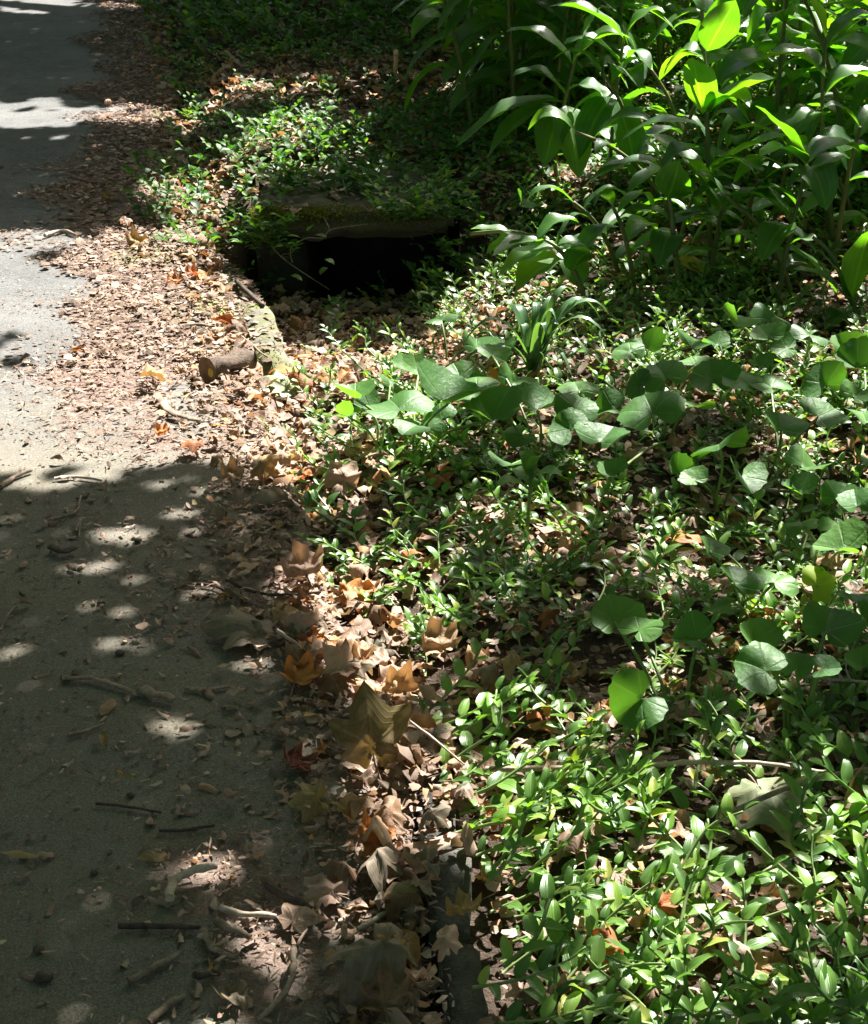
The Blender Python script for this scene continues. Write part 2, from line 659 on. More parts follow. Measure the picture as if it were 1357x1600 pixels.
M_ASPHALT = solid_material('asphalt', (.092, .094, .095), (.138, .140, .140), 3.0, .9, .6, .004, asphalt_extra)
M_SOIL = solid_material('soil', (.035, .024, .016), (.085, .058, .04), 22, .95, 1.0, .012)
M_CONCRETE = solid_material('mossy_concrete', (.075, .065, .048), (.13, .115, .09), 14, .9, .7, .006,
                            lambda k, pos, c: k.mix(k.maprange(k.noise(pos, 9, 5, .7), .45, .62, 0, .75), c, (.075, .085, .03)))
M_DARKWALL = solid_material('shade_dark_concrete', (.02, .018, .014), (.045, .04, .03), 14, .9, .7, .006)  # drain's inner walls: the opening's shade is put into this dark colour
M_LIP = solid_material('mossy_lip_concrete', (.10, .095, .075), (.19, .18, .145), 18, .9, .7, .005,
                       lambda k, pos, c: k.mix(k.maprange(k.noise(pos, 16, 5, .7), .40, .60, 0, .8), c, k.mix(k.noise(pos, 70, 3), (.05, .06, .015), (.19, .20, .055))))
M_KERB = solid_material('weathered_concrete', (.04, .038, .031), (.105, .098, .082), 30, .9, .8, .006)
M_BARK = solid_material('bark', (.06, .042, .032), (.20, .15, .115), 40, .9, .9, .004)
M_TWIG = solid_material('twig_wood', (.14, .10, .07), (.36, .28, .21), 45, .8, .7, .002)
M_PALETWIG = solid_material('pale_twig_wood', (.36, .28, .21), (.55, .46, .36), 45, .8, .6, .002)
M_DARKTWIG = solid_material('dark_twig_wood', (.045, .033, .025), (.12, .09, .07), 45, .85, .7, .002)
M_CUT = solid_material('cut_wood', (.12, .07, .035), (.24, .15, .08), 60, .85, .5, .002)
M_YELLOW = solid_material('yellow_heartwood', (.45, .32, .05), (.6, .42, .08), 60, .8, .4, .002)
M_STONE = solid_material('nut_shell', (.05, .04, .03), (.13, .10, .07), 60, .7, .6, .002)

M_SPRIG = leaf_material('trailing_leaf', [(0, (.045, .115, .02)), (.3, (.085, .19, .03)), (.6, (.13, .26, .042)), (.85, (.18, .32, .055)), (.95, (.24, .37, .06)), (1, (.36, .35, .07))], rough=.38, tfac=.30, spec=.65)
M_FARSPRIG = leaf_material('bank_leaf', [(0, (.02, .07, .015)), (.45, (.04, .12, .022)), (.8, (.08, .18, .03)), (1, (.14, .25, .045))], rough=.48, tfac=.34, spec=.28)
M_SSTEM = leaf_material('trailing_stem', [(0, (.16, .24, .07)), (1, (.22, .3, .1))], rough=.5, tfac=.15)
M_GINGER = leaf_material('ginger_leaf', [(0, (.028, .09, .02)), (.5, (.05, .14, .026)), (1, (.085, .19, .032))], trans=(3.2, 3.4, .3), tfac=.42, rough=.38, spec=.7)
M_GSTEM = leaf_material('ginger_stem', [(0, (.10, .13, .04)), (1, (.20, .20, .07))], rough=.5, tfac=.1)
M_KIDNEY = leaf_material('kidney_leaf', [(0, (.05, .14, .032)), (.6, (.08, .195, .045)), (1, (.11, .24, .055))], trans=(2.2, 2.4, .5), rough=.5, veins='radial', tfac=.38, spec=.35)
M_LIME = leaf_material('lime_leaf', [(0, (.25, .36, .03)), (1, (.30, .38, .04))], trans=(1.6, 1.6, .4), rough=.45, tfac=.5)
M_STRAP = leaf_material('strap_leaf', [(0, (.06, .14, .06)), (1, (.12, .22, .11))], rough=.33, tfac=.3)
M_DEAD = leaf_material('dead_leaf', [], trans=(1.25, .95, .55), tfac=.24, rough=.62, veins='palmate', use_obj=True, mottle=.55, spec=.3)
DEADSTOPS = [(0, (.10, .065, .045)), (.14, (.19, .12, .085)), (.30, (.32, .215, .155)), (.52, (.48, .35, .28)), (.72, (.38, .285, .225)), (.84, (.45, .20, .07)), (.92, (.42, .31, .15)), (1, (.14, .095, .07))]
M_DEADMIX = leaf_material('dead_leaf_mixed', DEADSTOPS, trans=(1.25, .95, .55), tfac=.22, rough=.65, veins='palmate', mottle=.6, spec=.3)
CHIPSTOPS = [(0, (.05, .032, .025)), (.25, (.11, .068, .05)), (.5, (.20, .125, .095)), (.75, (.31, .205, .16)), (.92, (.44, .34, .28)), (1, (.09, .058, .045))]
M_CHIP = leaf_material('bark_chip', CHIPSTOPS, trans=(1, 1, 1), tfac=.05, rough=.75, veins='palmate', mottle=.5, spec=.25)
M_CRUMB = leaf_material('pale_crumb', [(0, (.30, .24, .16)), (.6, (.5, .44, .26)), (1, (.62, .56, .36))], trans=(1, 1, 1), tfac=.05, rough=.75, veins='palmate', mottle=.3, spec=.25)
M_MOSS = leaf_material('moss', [(0, (.08, .10, .015)), (.6, (.18, .20, .035)), (1, (.28, .27, .06))], trans=(1.4, 1.4, .5), tfac=.3, rough=.8, veins='parallel', spec=.1)
M_CANOPY = leaf_material('tree_leaf', [(0, (.03, .08, .02)), (1, (.06, .13, .03))], tfac=.25, rough=.45)
M_TRUNK = solid_material('tree_bark', (.11, .09, .07), (.24, .20, .16), 12, .9, .8, .01)

# ------------------------------------------------------------------ ground and road
def sheet(name, xs, ys, zf, mat):
    X, Y = np.meshgrid(xs, ys)
    Z = zf(X, Y)
    V = np.stack([X.ravel(), Y.ravel(), Z.ravel()], 1)
    return link(name, make_mesh(name, V, grid_faces(len(xs), len(ys)), None, mat))


def graded(lo, a, b, hi, step):
    left = a - np.geomspace(step, a - lo, 22)[::-1]
    right = b + np.geomspace(step, hi - b, 22)
    return np.concatenate([left, np.arange(a, b + step / 2, step), right])


def ground_z(x, y):
    z = H(x, y)
    return np.where(in_slab(x, y, .02), -0.5, z)


ground = sheet('ground', graded(-80, -1.9, 2.4, 80, .025), graded(-80, 1.2, 10.5, 150, .025), ground_z, M_SOIL)
tag(ground, 'dark brown soil of the planted bed beside the road', kind='structure')

# road: from far left to the edge, then rolled down over the side
ys = np.concatenate([np.linspace(-40, 1.0, 20), np.arange(1.05, 10.5, .03), np.linspace(10.6, 58, 40)])
inner = np.concatenate([[-5.1], -np.geomspace(1.75, 4.8, 10)[::-1], -np.arange(.06, 1.7, .04)[::-1]])
prof = [(-.035, 0.0), (-.018, -.003), (-.006, -.012), (.0, -.028), (.006, -.06), (.012, -.20)]
V, nu = [], len(inner) + len(prof)
for y in ys:
    e = float(edge_x(y)) + .012 * float(noise2(0.3, y, 7, 2)) + .006 * float(noise2(1.3, y, 30, 3))
    nearpit = float(smooth(y, YM - 1.15, YM - .95) * (1 - smooth(y, YM + .1, YM + .35)))
    for dx in inner:
        V.append((e + dx, y, .0012 * float(noise2(e + dx, y, 6, 1)) if abs(dx) < 4 else 0))
    for dx, dz in prof:
        V.append((e + dx * (1 + 2.6 * nearpit), y, dz + .002 * float(noise2(dx * 9, y, 22, 4)) + .0012 * float(noise2(e + dx, y, 6, 1))))
RV = np.array(V)


def debris_density(x, y):
    d = x - edge_x(y)
    px, py = proj(x, y, 0)
    left = np.interp(y, [3.3, 3.71, 4.1, 4.49, 5.24, 6.04, 6.87, 9.53, 12], [-.75, -1.0, -1.0, -1.02, -1.24, -1.36, -1.38, -1.84, -2.2])
    left = left + .04 + .06 * noise2(x, y, 9, 0)
    band = smooth(x, left - .05, left + .12) * (d < .04) * smooth(y, 3.15, 3.6)
    holes = smooth(noise2(x, y, 6.5, 3), -1.6, .2)
    den = band * (.5 + .5 * holes) * np.where(y < 4.0, .75, 1)
    # bare concrete by the log
    den = np.where(inpoly(px, py, [(260, 600), (410, 590), (440, 660), (300, 690)]), den * .25, den)
    den = np.where(inpoly(px, py, [(290, 480), (400, 480), (410, 545), (300, 540)]), den * .45, den)
    near = (y < 4.2) * (d < .02) * (.09 + .18 * smooth(noise2(x, y, 5, 1), .2, 1.6) + .5 * np.exp(-(d / .16) ** 2))
    near = np.where(inpoly(px, py, [(230, 1320), (400, 1310), (500, 1420), (480, 1600), (330, 1600), (330, 1440), (240, 1400)]), .6, near)
    near = np.where(inpoly(px, py, [(0, 690), (220, 650), (260, 720), (0, 800)]), .35 * smooth(noise2(x, y, 8, 1), -.8, 1), near)
    return np.maximum(den, near)


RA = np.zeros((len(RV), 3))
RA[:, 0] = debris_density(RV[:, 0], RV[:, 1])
RA[:, 1] = 1 - smooth(RV[:, 1] - .25 * RV[:, 0], 3.3, 4.6)  # near road mask for the dust and the warmed shade tint
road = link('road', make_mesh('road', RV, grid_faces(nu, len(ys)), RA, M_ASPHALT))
tag(road, 'old grey asphalt road scattered with bark and leaf debris', kind='structure')

# ------------------------------------------------------------------ boxes with worn edges
def worn_box(name, x0, x1, y0, y1, z0, z1, mat, parent=None, n=10, bev=.012, amp=.004, seed=0):
    import bmesh
    bm = bmesh.new()
    bmesh.ops.create_cube(bm, size=1)
    for v in bm.verts:
        v.co = Vector(((x0 + x1) / 2 + v.co.x * (x1 - x0), (y0 + y1) / 2 + v.co.y * (y1 - y0), (z0 + z1) / 2 + v.co.z * (z1 - z0)))
    bmesh.ops.bevel(bm, geom=list(bm.edges), offset=bev, segments=2, affect='EDGES')
    bmesh.ops.subdivide_edges(bm, edges=[e for e in bm.edges if e.calc_length() > .05], cuts=n, use_grid_fill=True)
    for v in bm.verts:
        p = v.co
        v.co = p + Vector((amp * float(noise2(p.y, p.z + seed, 30, 0)), amp * float(noise2(p.x + seed, p.z, 30, 1)), amp * float(noise2(p.x, p.y + seed, 26, 2))))
    me = bpy.data.meshes.new(name)
    bm.to_mesh(me); bm.free()
    for p in me.polygons:
        p.use_smooth = True
    me.materials.append(mat)
    return link(name, me, parent)


# storm drain
OX0, OX1 = GP(478, 400, YM).x, GP(688, 400, YM).x
ZO = GP(560, 374, YM).z
drain = tag(link('storm_drain', None), 'kerb inlet with mossy concrete lid over a black opening', 'storm drain')
worn_box('lid_slab', MX0, MX1, YM, YM + SLAB_D, ZO, SLAB_TOP, M_CONCRETE, drain, 18, .020, .006)
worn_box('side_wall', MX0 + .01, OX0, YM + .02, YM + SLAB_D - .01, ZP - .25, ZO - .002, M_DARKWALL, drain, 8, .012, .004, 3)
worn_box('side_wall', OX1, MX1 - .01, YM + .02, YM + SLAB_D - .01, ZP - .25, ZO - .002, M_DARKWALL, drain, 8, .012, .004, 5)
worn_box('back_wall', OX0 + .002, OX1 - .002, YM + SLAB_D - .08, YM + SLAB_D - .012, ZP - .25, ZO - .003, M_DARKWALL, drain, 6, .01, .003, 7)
lip_pts = [G(a, b, 0) for a, b in ((318, 402), (352, 432), (385, 470), (402, 510), (420, 548), (452, 572), (505, 588), (575, 604))]
lp_ = respline([tuple(p) for p in lip_pts], 8)
LV, LA = [], []
lprof = [(.05, -.008), (.035, -.002), (.012, .001), (-.012, -.002), (-.03, -.015), (-.045, -.045), (-.055, -.10), (-.06, -.2)]
for i, p in enumerate(lp_):
    q0, q1 = lp_[max(i - 1, 0)], lp_[min(i + 1, len(lp_) - 1)]
    dd = (q1 - q0).normalized()
    nn = Vector((dd.y, -dd.x, 0)) * -1
    tt = i / (len(lp_) - 1)
    drop = -.07 * max(0, tt - .55) / .45
    for w, z in lprof:
        jx = .004 * float(noise2(p.x * 3 + w * 9, p.y * 3, 9, 3))
        LV.append((p.x - nn.x * -w + jx, p.y - nn.y * -w, z + drop + .0045 * float(noise2(p.x + w, p.y, 26, 4))))
lo = link('apron_lip', make_mesh('apron_lip', np.array(LV), grid_faces(len(lprof), len(lp_)), None, M_LIP), drain)
lo['label'] = 'pale mossy curved concrete lip before the opening'
bag = Bag()
blade = strip_leaf(3, 3, .12, .3, .1, .8)
k = 9000
mx = rng.uniform(MX0, MX1 - .02, k)
my = YM + np.abs(rng.normal(0, .045, k)) - .006
dens = smooth(noise2(mx, my, 14, 3), -.9, .6) * (1 - .75 * smooth(mx, GP(600, 335, YM).x, GP(660, 335, YM).x))
keep = rng.uniform(0, 1, k) < dens + .15
mx, my = mx[keep], my[keep]
mz = SLAB_TOP - .004 - np.where(my < YM + .008, rng.uniform(0, .03, len(mx)), 0)
bag.add(blade, mats_from(np.stack([mx, my, mz], 1), rng.uniform(0, 6.28, len(mx)), rng.uniform(.3, 1.4, len(mx)), rng.uniform(0, 6.28, len(mx)), rng.uniform(.008, .02, len(mx))), rng.uniform(0, 1, len(mx)))
# moss on the lip
LVa = np.array(LV).reshape(len(lp_), len(lprof), 3)
k = 5200
ii, jj, ff, gg = rng.integers(0, len(lp_) - 1, k), rng.integers(0, 6, k), rng.uniform(0, 1, k)[:, None], rng.uniform(0, 1, k)[:, None]
pm = (LVa[ii, jj] * (1 - ff) + LVa[ii + 1, jj] * ff) * (1 - gg) + (LVa[ii, jj + 1] * (1 - ff) + LVa[ii + 1, jj + 1] * ff) * gg
keep = rng.uniform(0, 1, k) < smooth(noise2(pm[:, 0], pm[:, 1], 16, 2), -.5, .9)
pm = pm[keep]; k = len(pm)
bag.add(blade, mats_from(pm - np.array([0, 0, .003]), rng.uniform(0, 6.28, k), rng.uniform(.3, 1.3, k), rng.uniform(0, 6.28, k), rng.uniform(.006, .014, k)), rng.uniform(.3, 1, k))
mo = link('moss', bag.build('moss', M_MOSS), drain)
mo['kind'] = 'stuff'
mo['label'] = 'olive moss fringe along the lid front'

# kerb edging at the bottom of the picture
kerb = tag(link('kerb', None), 'low weathered concrete kerb end among leaves and trailing sprigs', kind='structure')
kys = [1.50, 1.82, 2.02, 2.20]
for i in range(3):
    y0, y1 = kys[i] + .004, kys[i + 1] - .004
    xa = [.008, -.004, -.022][i]
    b = worn_box('kerb_block', xa, xa + .052, y0, y1, -.1, [.026, .026, .010][i], M_KERB, kerb, 10, .008, .003, i * 3)
    b.rotation_euler.z = 0

# ------------------------------------------------------------------ the sunlight map: where the crown above has gaps
LITP = [  # (polygon in photograph pixels on the ground, openness)
    ([(-220, 352), (240, 362), (345, 400), (385, 455), (470, 470), (600, 505), (660, 545), (650, 640), (720, 700), (640, 790), (420, 785), (330, 722), (230, 735), (120, 722), (-220, 735)], 1.1),
    ([(-220, -30), (260, -30), (215, 18), (-220, 26)], .72),
    ([(-220, 158), (60, 155), (300, 176), (520, 190), (640, 170), (690, 140), (760, 95), (800, 120), (720, 205), (560, 228), (330, 206), (110, 196), (-220, 208)], .84),
    ([(330, 270), (420, 230), (520, 245), (530, 310), (600, 330), (600, 350), (430, 345), (350, 355), (340, 400), (240, 380), (225, 280)], 1.05),
    ([(600, 450), (900, 430), (1100, 560), (1400, 540), (1400, 760), (900, 780), (640, 700)], .66),
    ([(900, 430), (1400, 400), (1400, 560), (1100, 570)], .45),
    ([(850, -60), (1500, -60), (1500, 430), (900, 440), (700, 470), (820, 330)], 1.05),
    ([(470, 880), (560, 865), (720, 900), (710, 1085), (530, 1115), (430, 1040)], 1.0),
    ([(690, 775), (980, 790), (930, 900), (700, 880)], .75),
    ([(560, 880), (1120, 860), (1100, 1110), (720, 1130)], .20),
    ([(980, 760), (1400, 760), (1400, 930), (1000, 930)], .62),
    ([(620, 1190), (900, 1130), (1400, 1260), (1400, 1520), (1150, 1600), (760, 1530), (700, 1400), (640, 1390), (545, 1345)], .86),
    ([(1110, 930), (1400, 900), (1400, 1080), (1120, 1090)], .85),
    ([(700, 1540), (1400, 1520), (1400, 1700), (700, 1700)], .45),
]
DARKP = [
    ([(395, 372), (690, 372), (700, 480), (560, 480), (470, 455), (400, 440)], .05),
    ([(520, 225), (860, 215), (850, 340), (620, 345), (530, 310)], .10),
    ([(-40, 394), (95, 398), (60, 412), (-40, 410)], .75),
    ([(-40, 505), (85, 515), (80, 590), (-40, 600)], .8),
]
SPOTS = [(285, 803, 45, 12), (195, 838, 60, 16), (300, 830, 25, 8), (385, 832, 25, 8), (140, 888, 65, 12), (210, 905, 40, 8), (320, 925, 55, 12), (205, 1010, 60, 14),
         (280, 1138, 40, 13), (10, 868, 35, 8), (20, 810, 30, 6), (60, 758, 80, 14), (150, 745, 70, 10), (255, 757, 25, 7), (335, 768, 40, 10), (325, 1362, 62, 34),
         (395, 1450, 45, 24), (430, 1490, 50, 50), (455, 1545, 35, 24), (620, 1355, 110, 48), (560, 1440, 75, 36), (690, 1320, 40, 40), (20, 1020, 20, 14), (395, 1045, 34, 16), (-5, 1390, 14, 14),
         (330, 1600, 85, 14), (1180, 1130, 50, 25), (1000, 1140, 70, 25), (200, 960, 40, 8), (470, 905, 50, 14), (690, 1450, 20, 10)]


def openness(x, y):
    px, py = proj(x, y, 0)
    m = np.full(px.shape, .006)
    qx, qy = px, py
    px = px + 16 * noise2(x, y, 9, 3) + 10 * noise2(x, y, 22, 1)
    py = py + (7 * noise2(x, y, 10, 5) + 5 * noise2(x, y, 26, 0)) * np.clip((py + 482) / 1200, .3, 1.3)
    out = (qx < -220) | (qx > 1420) | (qy < -60) | (qy > 1680)
    for poly, q in LITP:
        m = np.where(inpoly(px, py, poly), np.maximum(m, q) if q > .31 else np.where(m < q, q, m), m)
    for poly, q in DARKP:
        m = np.where(inpoly(px, py, poly), q, m)
    for a, b, rx, ry in SPOTS:
        e = ((qx - a) / (rx * .8 + 2)) ** 2 + ((qy - b) / (ry * .75 + 2)) ** 2
        m = np.where(e < 1, np.maximum(m, 1.4), m)
    return np.where(out, .16, m)


def unit_noise(x, y):
    n = .5 * noise2(x, y, 20, 2) + .45 * noise2(x, y, 8, 4) + .6 * noise2(x, y, 42, 5)
    return .5 * (1 + np.vectorize(math.erf)(n / .9 / math.sqrt(2)))


def canopy():
    bag = Bag()
    hexl = (np.array([(0, -.5, 0), (.33, .0, .05), (0, .5, 0), (-.33, .0, .05)]), np.array([(0, 1, 2), (0, 2, 3)], np.int32), np.array([(0, 0, 0), (1, .5, 0), (0, 1, 0), (-1, .5, 0.)]))
    limbs = []
    for (x0, x1, y0, y1, step, size, hole) in ((-2.7, 3.3, 1.0, 10.6, .021, .076, None), (-9, 8, -7, 17, .085, .24, (-2.7, 3.3, 1.0, 10.6))):
        gx, gy = np.meshgrid(np.arange(x0, x1, step), np.arange(y0, y1, step))
        gx = (gx + rng.uniform(-.5, .5, gx.shape) * step).ravel()
        gy = (gy + rng.uniform(-.5, .5, gy.shape) * step).ravel()
        if hole:
            kk = ~((gx > hole[0]) & (gx < hole[1]) & (gy > hole[2]) & (gy < hole[3]))
            gx, gy = gx[kk], gy[kk]
        keep = unit_noise(gx, gy) > openness(gx, gy)
        gx, gy = gx[keep], gy[keep]
        t = 3.5 + .12 * noise2(gx, gy, 1.2, 1) + rng.uniform(-.12, .12, len(gx))
        pos = np.stack([gx, gy, np.zeros(len(gx))], 1) + np.array(SUN)[None] * t[:, None]
        k = len(gx)
        M = mats_from(pos, rng.uniform(0, 6.28, k), rng.uniform(0, .8, k), rng.uniform(0, 6.28, k), size * rng.uniform(.75, 1.2, k))
        bag.add(hexl, M, rng.uniform(0, 1, k))
        limbs.append(pos)
    tree = tag(link('broadleaf_tree', None, None, (3.6, 8.5, 0)), 'overhanging broadleaf tree whose crown dapples the road with shade', 'tree')
    inv = np.array([3.6, 8.5, 0])
    bag.v = [v - inv for v in bag.v]
    link('crown', bag.build('crown', M_CANOPY, False), tree)
    rr = random.Random(3)
    z0 = 0.0
    tr = respline([(0, 0, z0 - .1), (.05, 0, .9), (-.05, -.1, 1.7), (-.25, -.3, 2.6)], 5)
    link('trunk', make_mesh('trunk', *tube(tr, [.24 - .006 * i for i in range(len(tr))], 14, 1, .06), M_TRUNK), tree)
    allp = np.concatenate(limbs)
    allp = allp[(allp[:, 1] > 10.5) | (allp[:, 0] > 5.5)] - inv
    for i in range(9):
        e = allp[rr.randrange(len(allp))]
        p = respline([(-.2 + .02 * i, -.25, 2.3 + .03 * i), (e[0] * .4, e[1] * .4, 2.7), (e[0] * .75, e[1] * .75, e[2] - .1), tuple(e)], 5)
        link('limb', make_mesh('limb', *tube(p, [.075 * (1 - j / len(p)) + .008 for j in range(len(p))], 8, i, .08), M_TRUNK), tree)


canopy()

# ------------------------------------------------------------------ landmarks used in labels
LM = [('the kerb end', 690, 1490), ('the glowing orange curled leaf', 588, 1310), ('the orange leaf among lit sprigs', 780, 1280), ('the rust leaf under the sprigs', 955, 1490),
      ('the curled leaf at the right edge', 1335, 1250), ('the pale green fallen leaf', 1190, 1240), ('the long pale twig', 1060, 1195), ('the big drooping kidney leaf', 1000, 1095),
      ('the large olive leaf', 580, 1150), ('the white twig', 450, 995), ('the dark red leaf', 455, 1185), ('the strap-leaved tuft', 850, 570), ('the short cut log', 350, 558),
      ('the drain mouth', 540, 460), ('the mossy road edge', 390, 520), ('the grassy tuft at the bottom edge', 1230, 1570), ('the star-shaped dry leaf', 480, 893),
      ('the forked twig', 450, 1530), ('the yellow-ochre leaf', 497, 1247), ('the lime green leaf', 1275, 920), ('the wide pale kidney leaf', 1010, 645), ('the tall thin seedling', 820, 800),
      ('the ragged kidney leaf', 1150, 690), ('the tan standing leaf', 540, 755), ('the rust leaf by the shaded stems', 1065, 850), ('the ochre leaf in shade', 945, 882), ('the pink-brown leaf heap', 690, 1020),
      ('the curved bark strip', 285, 640), ('the yellow fallen leaf', 1085, 415), ('the sunlit pebbly twig', 300, 1365), ('the bottom-left leaf', 35, 1338), ('the curled road leaf', 168, 1105),
      ('the clearing before the dark bank', 570, 200), ('the right-hand twig fork', 1300, 1060), ('the sunlit patch bottom right', 1150, 1400), ('the bed edge at the bottom', 950, 1590),
      ('the dark rust leaf in shade', 860, 968), ('the thin pale slanting twig', 690, 1165), ('the bare stalks of five pale leaves', 1240, 1120), ('the orange-brown leaf under sprigs', 1030, 1420),
      ('the upright pink-brown leaf', 880, 1565), ('the brown twig at the right edge', 1290, 1216), ('the bed-side tan leaf', 620, 1085)]
_LMW = [(n, G(a, b)) for n, a, b in LM]
_U = ['', 'first', 'second', 'third', 'fourth', 'fifth', 'sixth', 'seventh', 'eighth', 'ninth', 'tenth', 'eleventh', 'twelfth', 'thirteenth', 'fourteenth', 'fifteenth', 'sixteenth', 'seventeenth', 'eighteenth', 'nineteenth', 'twentieth']


def ordinal(n):
    if n <= 20:
        return _U[n]
    t, u = divmod(n, 10)
    return ({2: 'twentieth', 3: 'thirtieth', 4: 'fortieth', 5: 'fiftieth'} if u == 0 else {2: 'twenty-', 3: 'thirty-', 4: 'forty-', 5: 'fifty-'})[t] + (_U[u] if u else '')


ORD = ['nearest to'] + [ordinal(k) + ' nearest to' for k in range(2, 59)]


def label_by_place(items):
    """items: (object, phrase). Each gets '<phrase>, <nth nearest to> <landmark>', ranked among those with the same phrase and landmark"""
    bins = {}
    for o, ph in items:
        p = o.matrix_world.translation if o.parent else o.location
        d = [((p.x - w.x) ** 2 + (p.y - w.y) ** 2, n) for n, w in _LMW]
        dd, n = min(d)
        bins.setdefault((ph, n), []).append((dd, o))
    for (ph, n), l in bins.items():
        l.sort(key=lambda t: t[0])
        for i, (dd, o) in enumerate(l):
            o['label'] = f'{ph}, {ORD[i]} {n}'


# ------------------------------------------------------------------ dead leaves
LOBED = [lobed_leaf(s, c) for s, c in ((1, .35), (2, .7), (3, .9), (4, 1.1), (5, .8), (16, 1.0), (7, .5), (8, .95))]
LOBED_LOW = [lobed_leaf(s + 20, c, 20, 2) for s, c in ((1, .4), (2, .8), (3, 1.1), (4, .6), (5, 1.3), (6, .9))]
OVAL = [strip_leaf(6, 4, .20, .45, .15, b, tw, .35, cu, tc, i, .08) for i, (b, tw, cu, tc) in enumerate(((.9, .4, .5, .5), (-.7, -.5, 1.2, 0), (1.6, .2, -.8, .9), (.4, .9, 1.6, .2), (-1.4, .3, 1.0, -.6), (2.2, -.6, .3, .4)))]
LONG = [strip_leaf(8, 3, .085, .5, .1, b, tw, .3, .4, tc, i + 9, .05) for i, (b, tw, tc) in enumerate(((.5, .3, .3), (-.6, .8, 0), (1.0, -.5, .6)))]
_dead_meshes = {}


def dead_mesh(kind, i):
    if (kind, i) not in _dead_meshes:
        t = {'lobed': LOBED, 'oval': OVAL, 'long': LONG}[kind][i]
        V = t[0] - (np.array([0, .5, 0]) if kind != 'lobed' else 0)
        _dead_meshes[(kind, i)] = make_mesh('dead_leaf', V, t[1], t[2], M_DEAD)
    return _dead_meshes[(kind, i)]


STALK = make_mesh('stalk', *tube(respline([(0, 0, 0), (0.01, -.22, .03), (.05, -.42, .0)], 3), [.014] * 7, 4), M_TWIG)
PAL = {'tan': (.42, .27, .16), 'pinkish tan': (.50, .34, .26), 'brown': (.21, .12, .07), 'dark brown': (.10, .06, .04), 'orange': (.52, .20, .045), 'rust': (.42, .13, .04),
       'ochre': (.36, .25, .11), 'grey brown': (.20, .165, .12), 'olive brown': (.17, .13, .045), 'dark red': (.20, .035, .02), 'pale green': (.30, .36, .20), 'lime green': (.22, .40, .03), 'yellow': (.55, .45, .04)}


def fallen_leaf(pos, kind, i, size, colname, rotz, tilt=0.15, tdir=0.0, label=None, group='dead leaves fallen along the road edge and bed', scl=(1, 1, 1)):
    o = link('fallen_leaf', dead_mesh(kind, i))
    c = PAL[colname]
    j = random.uniform(.85, 1.15)
    o.color = (*[x * j for x in c], 1)
    M = mats_from(np.array([tuple(pos)]), np.array([rotz]), np.array([tilt]), np.array([tdir]), np.array([size]))[0]
    o.matrix_world = Matrix(M.tolist()) @ Matrix.Diagonal((*scl, 1))
    tag(o, label, 'leaf', group)
    if kind == 'lobed' and size > .07:
        s = link('stalk', STALK, o)
    return o


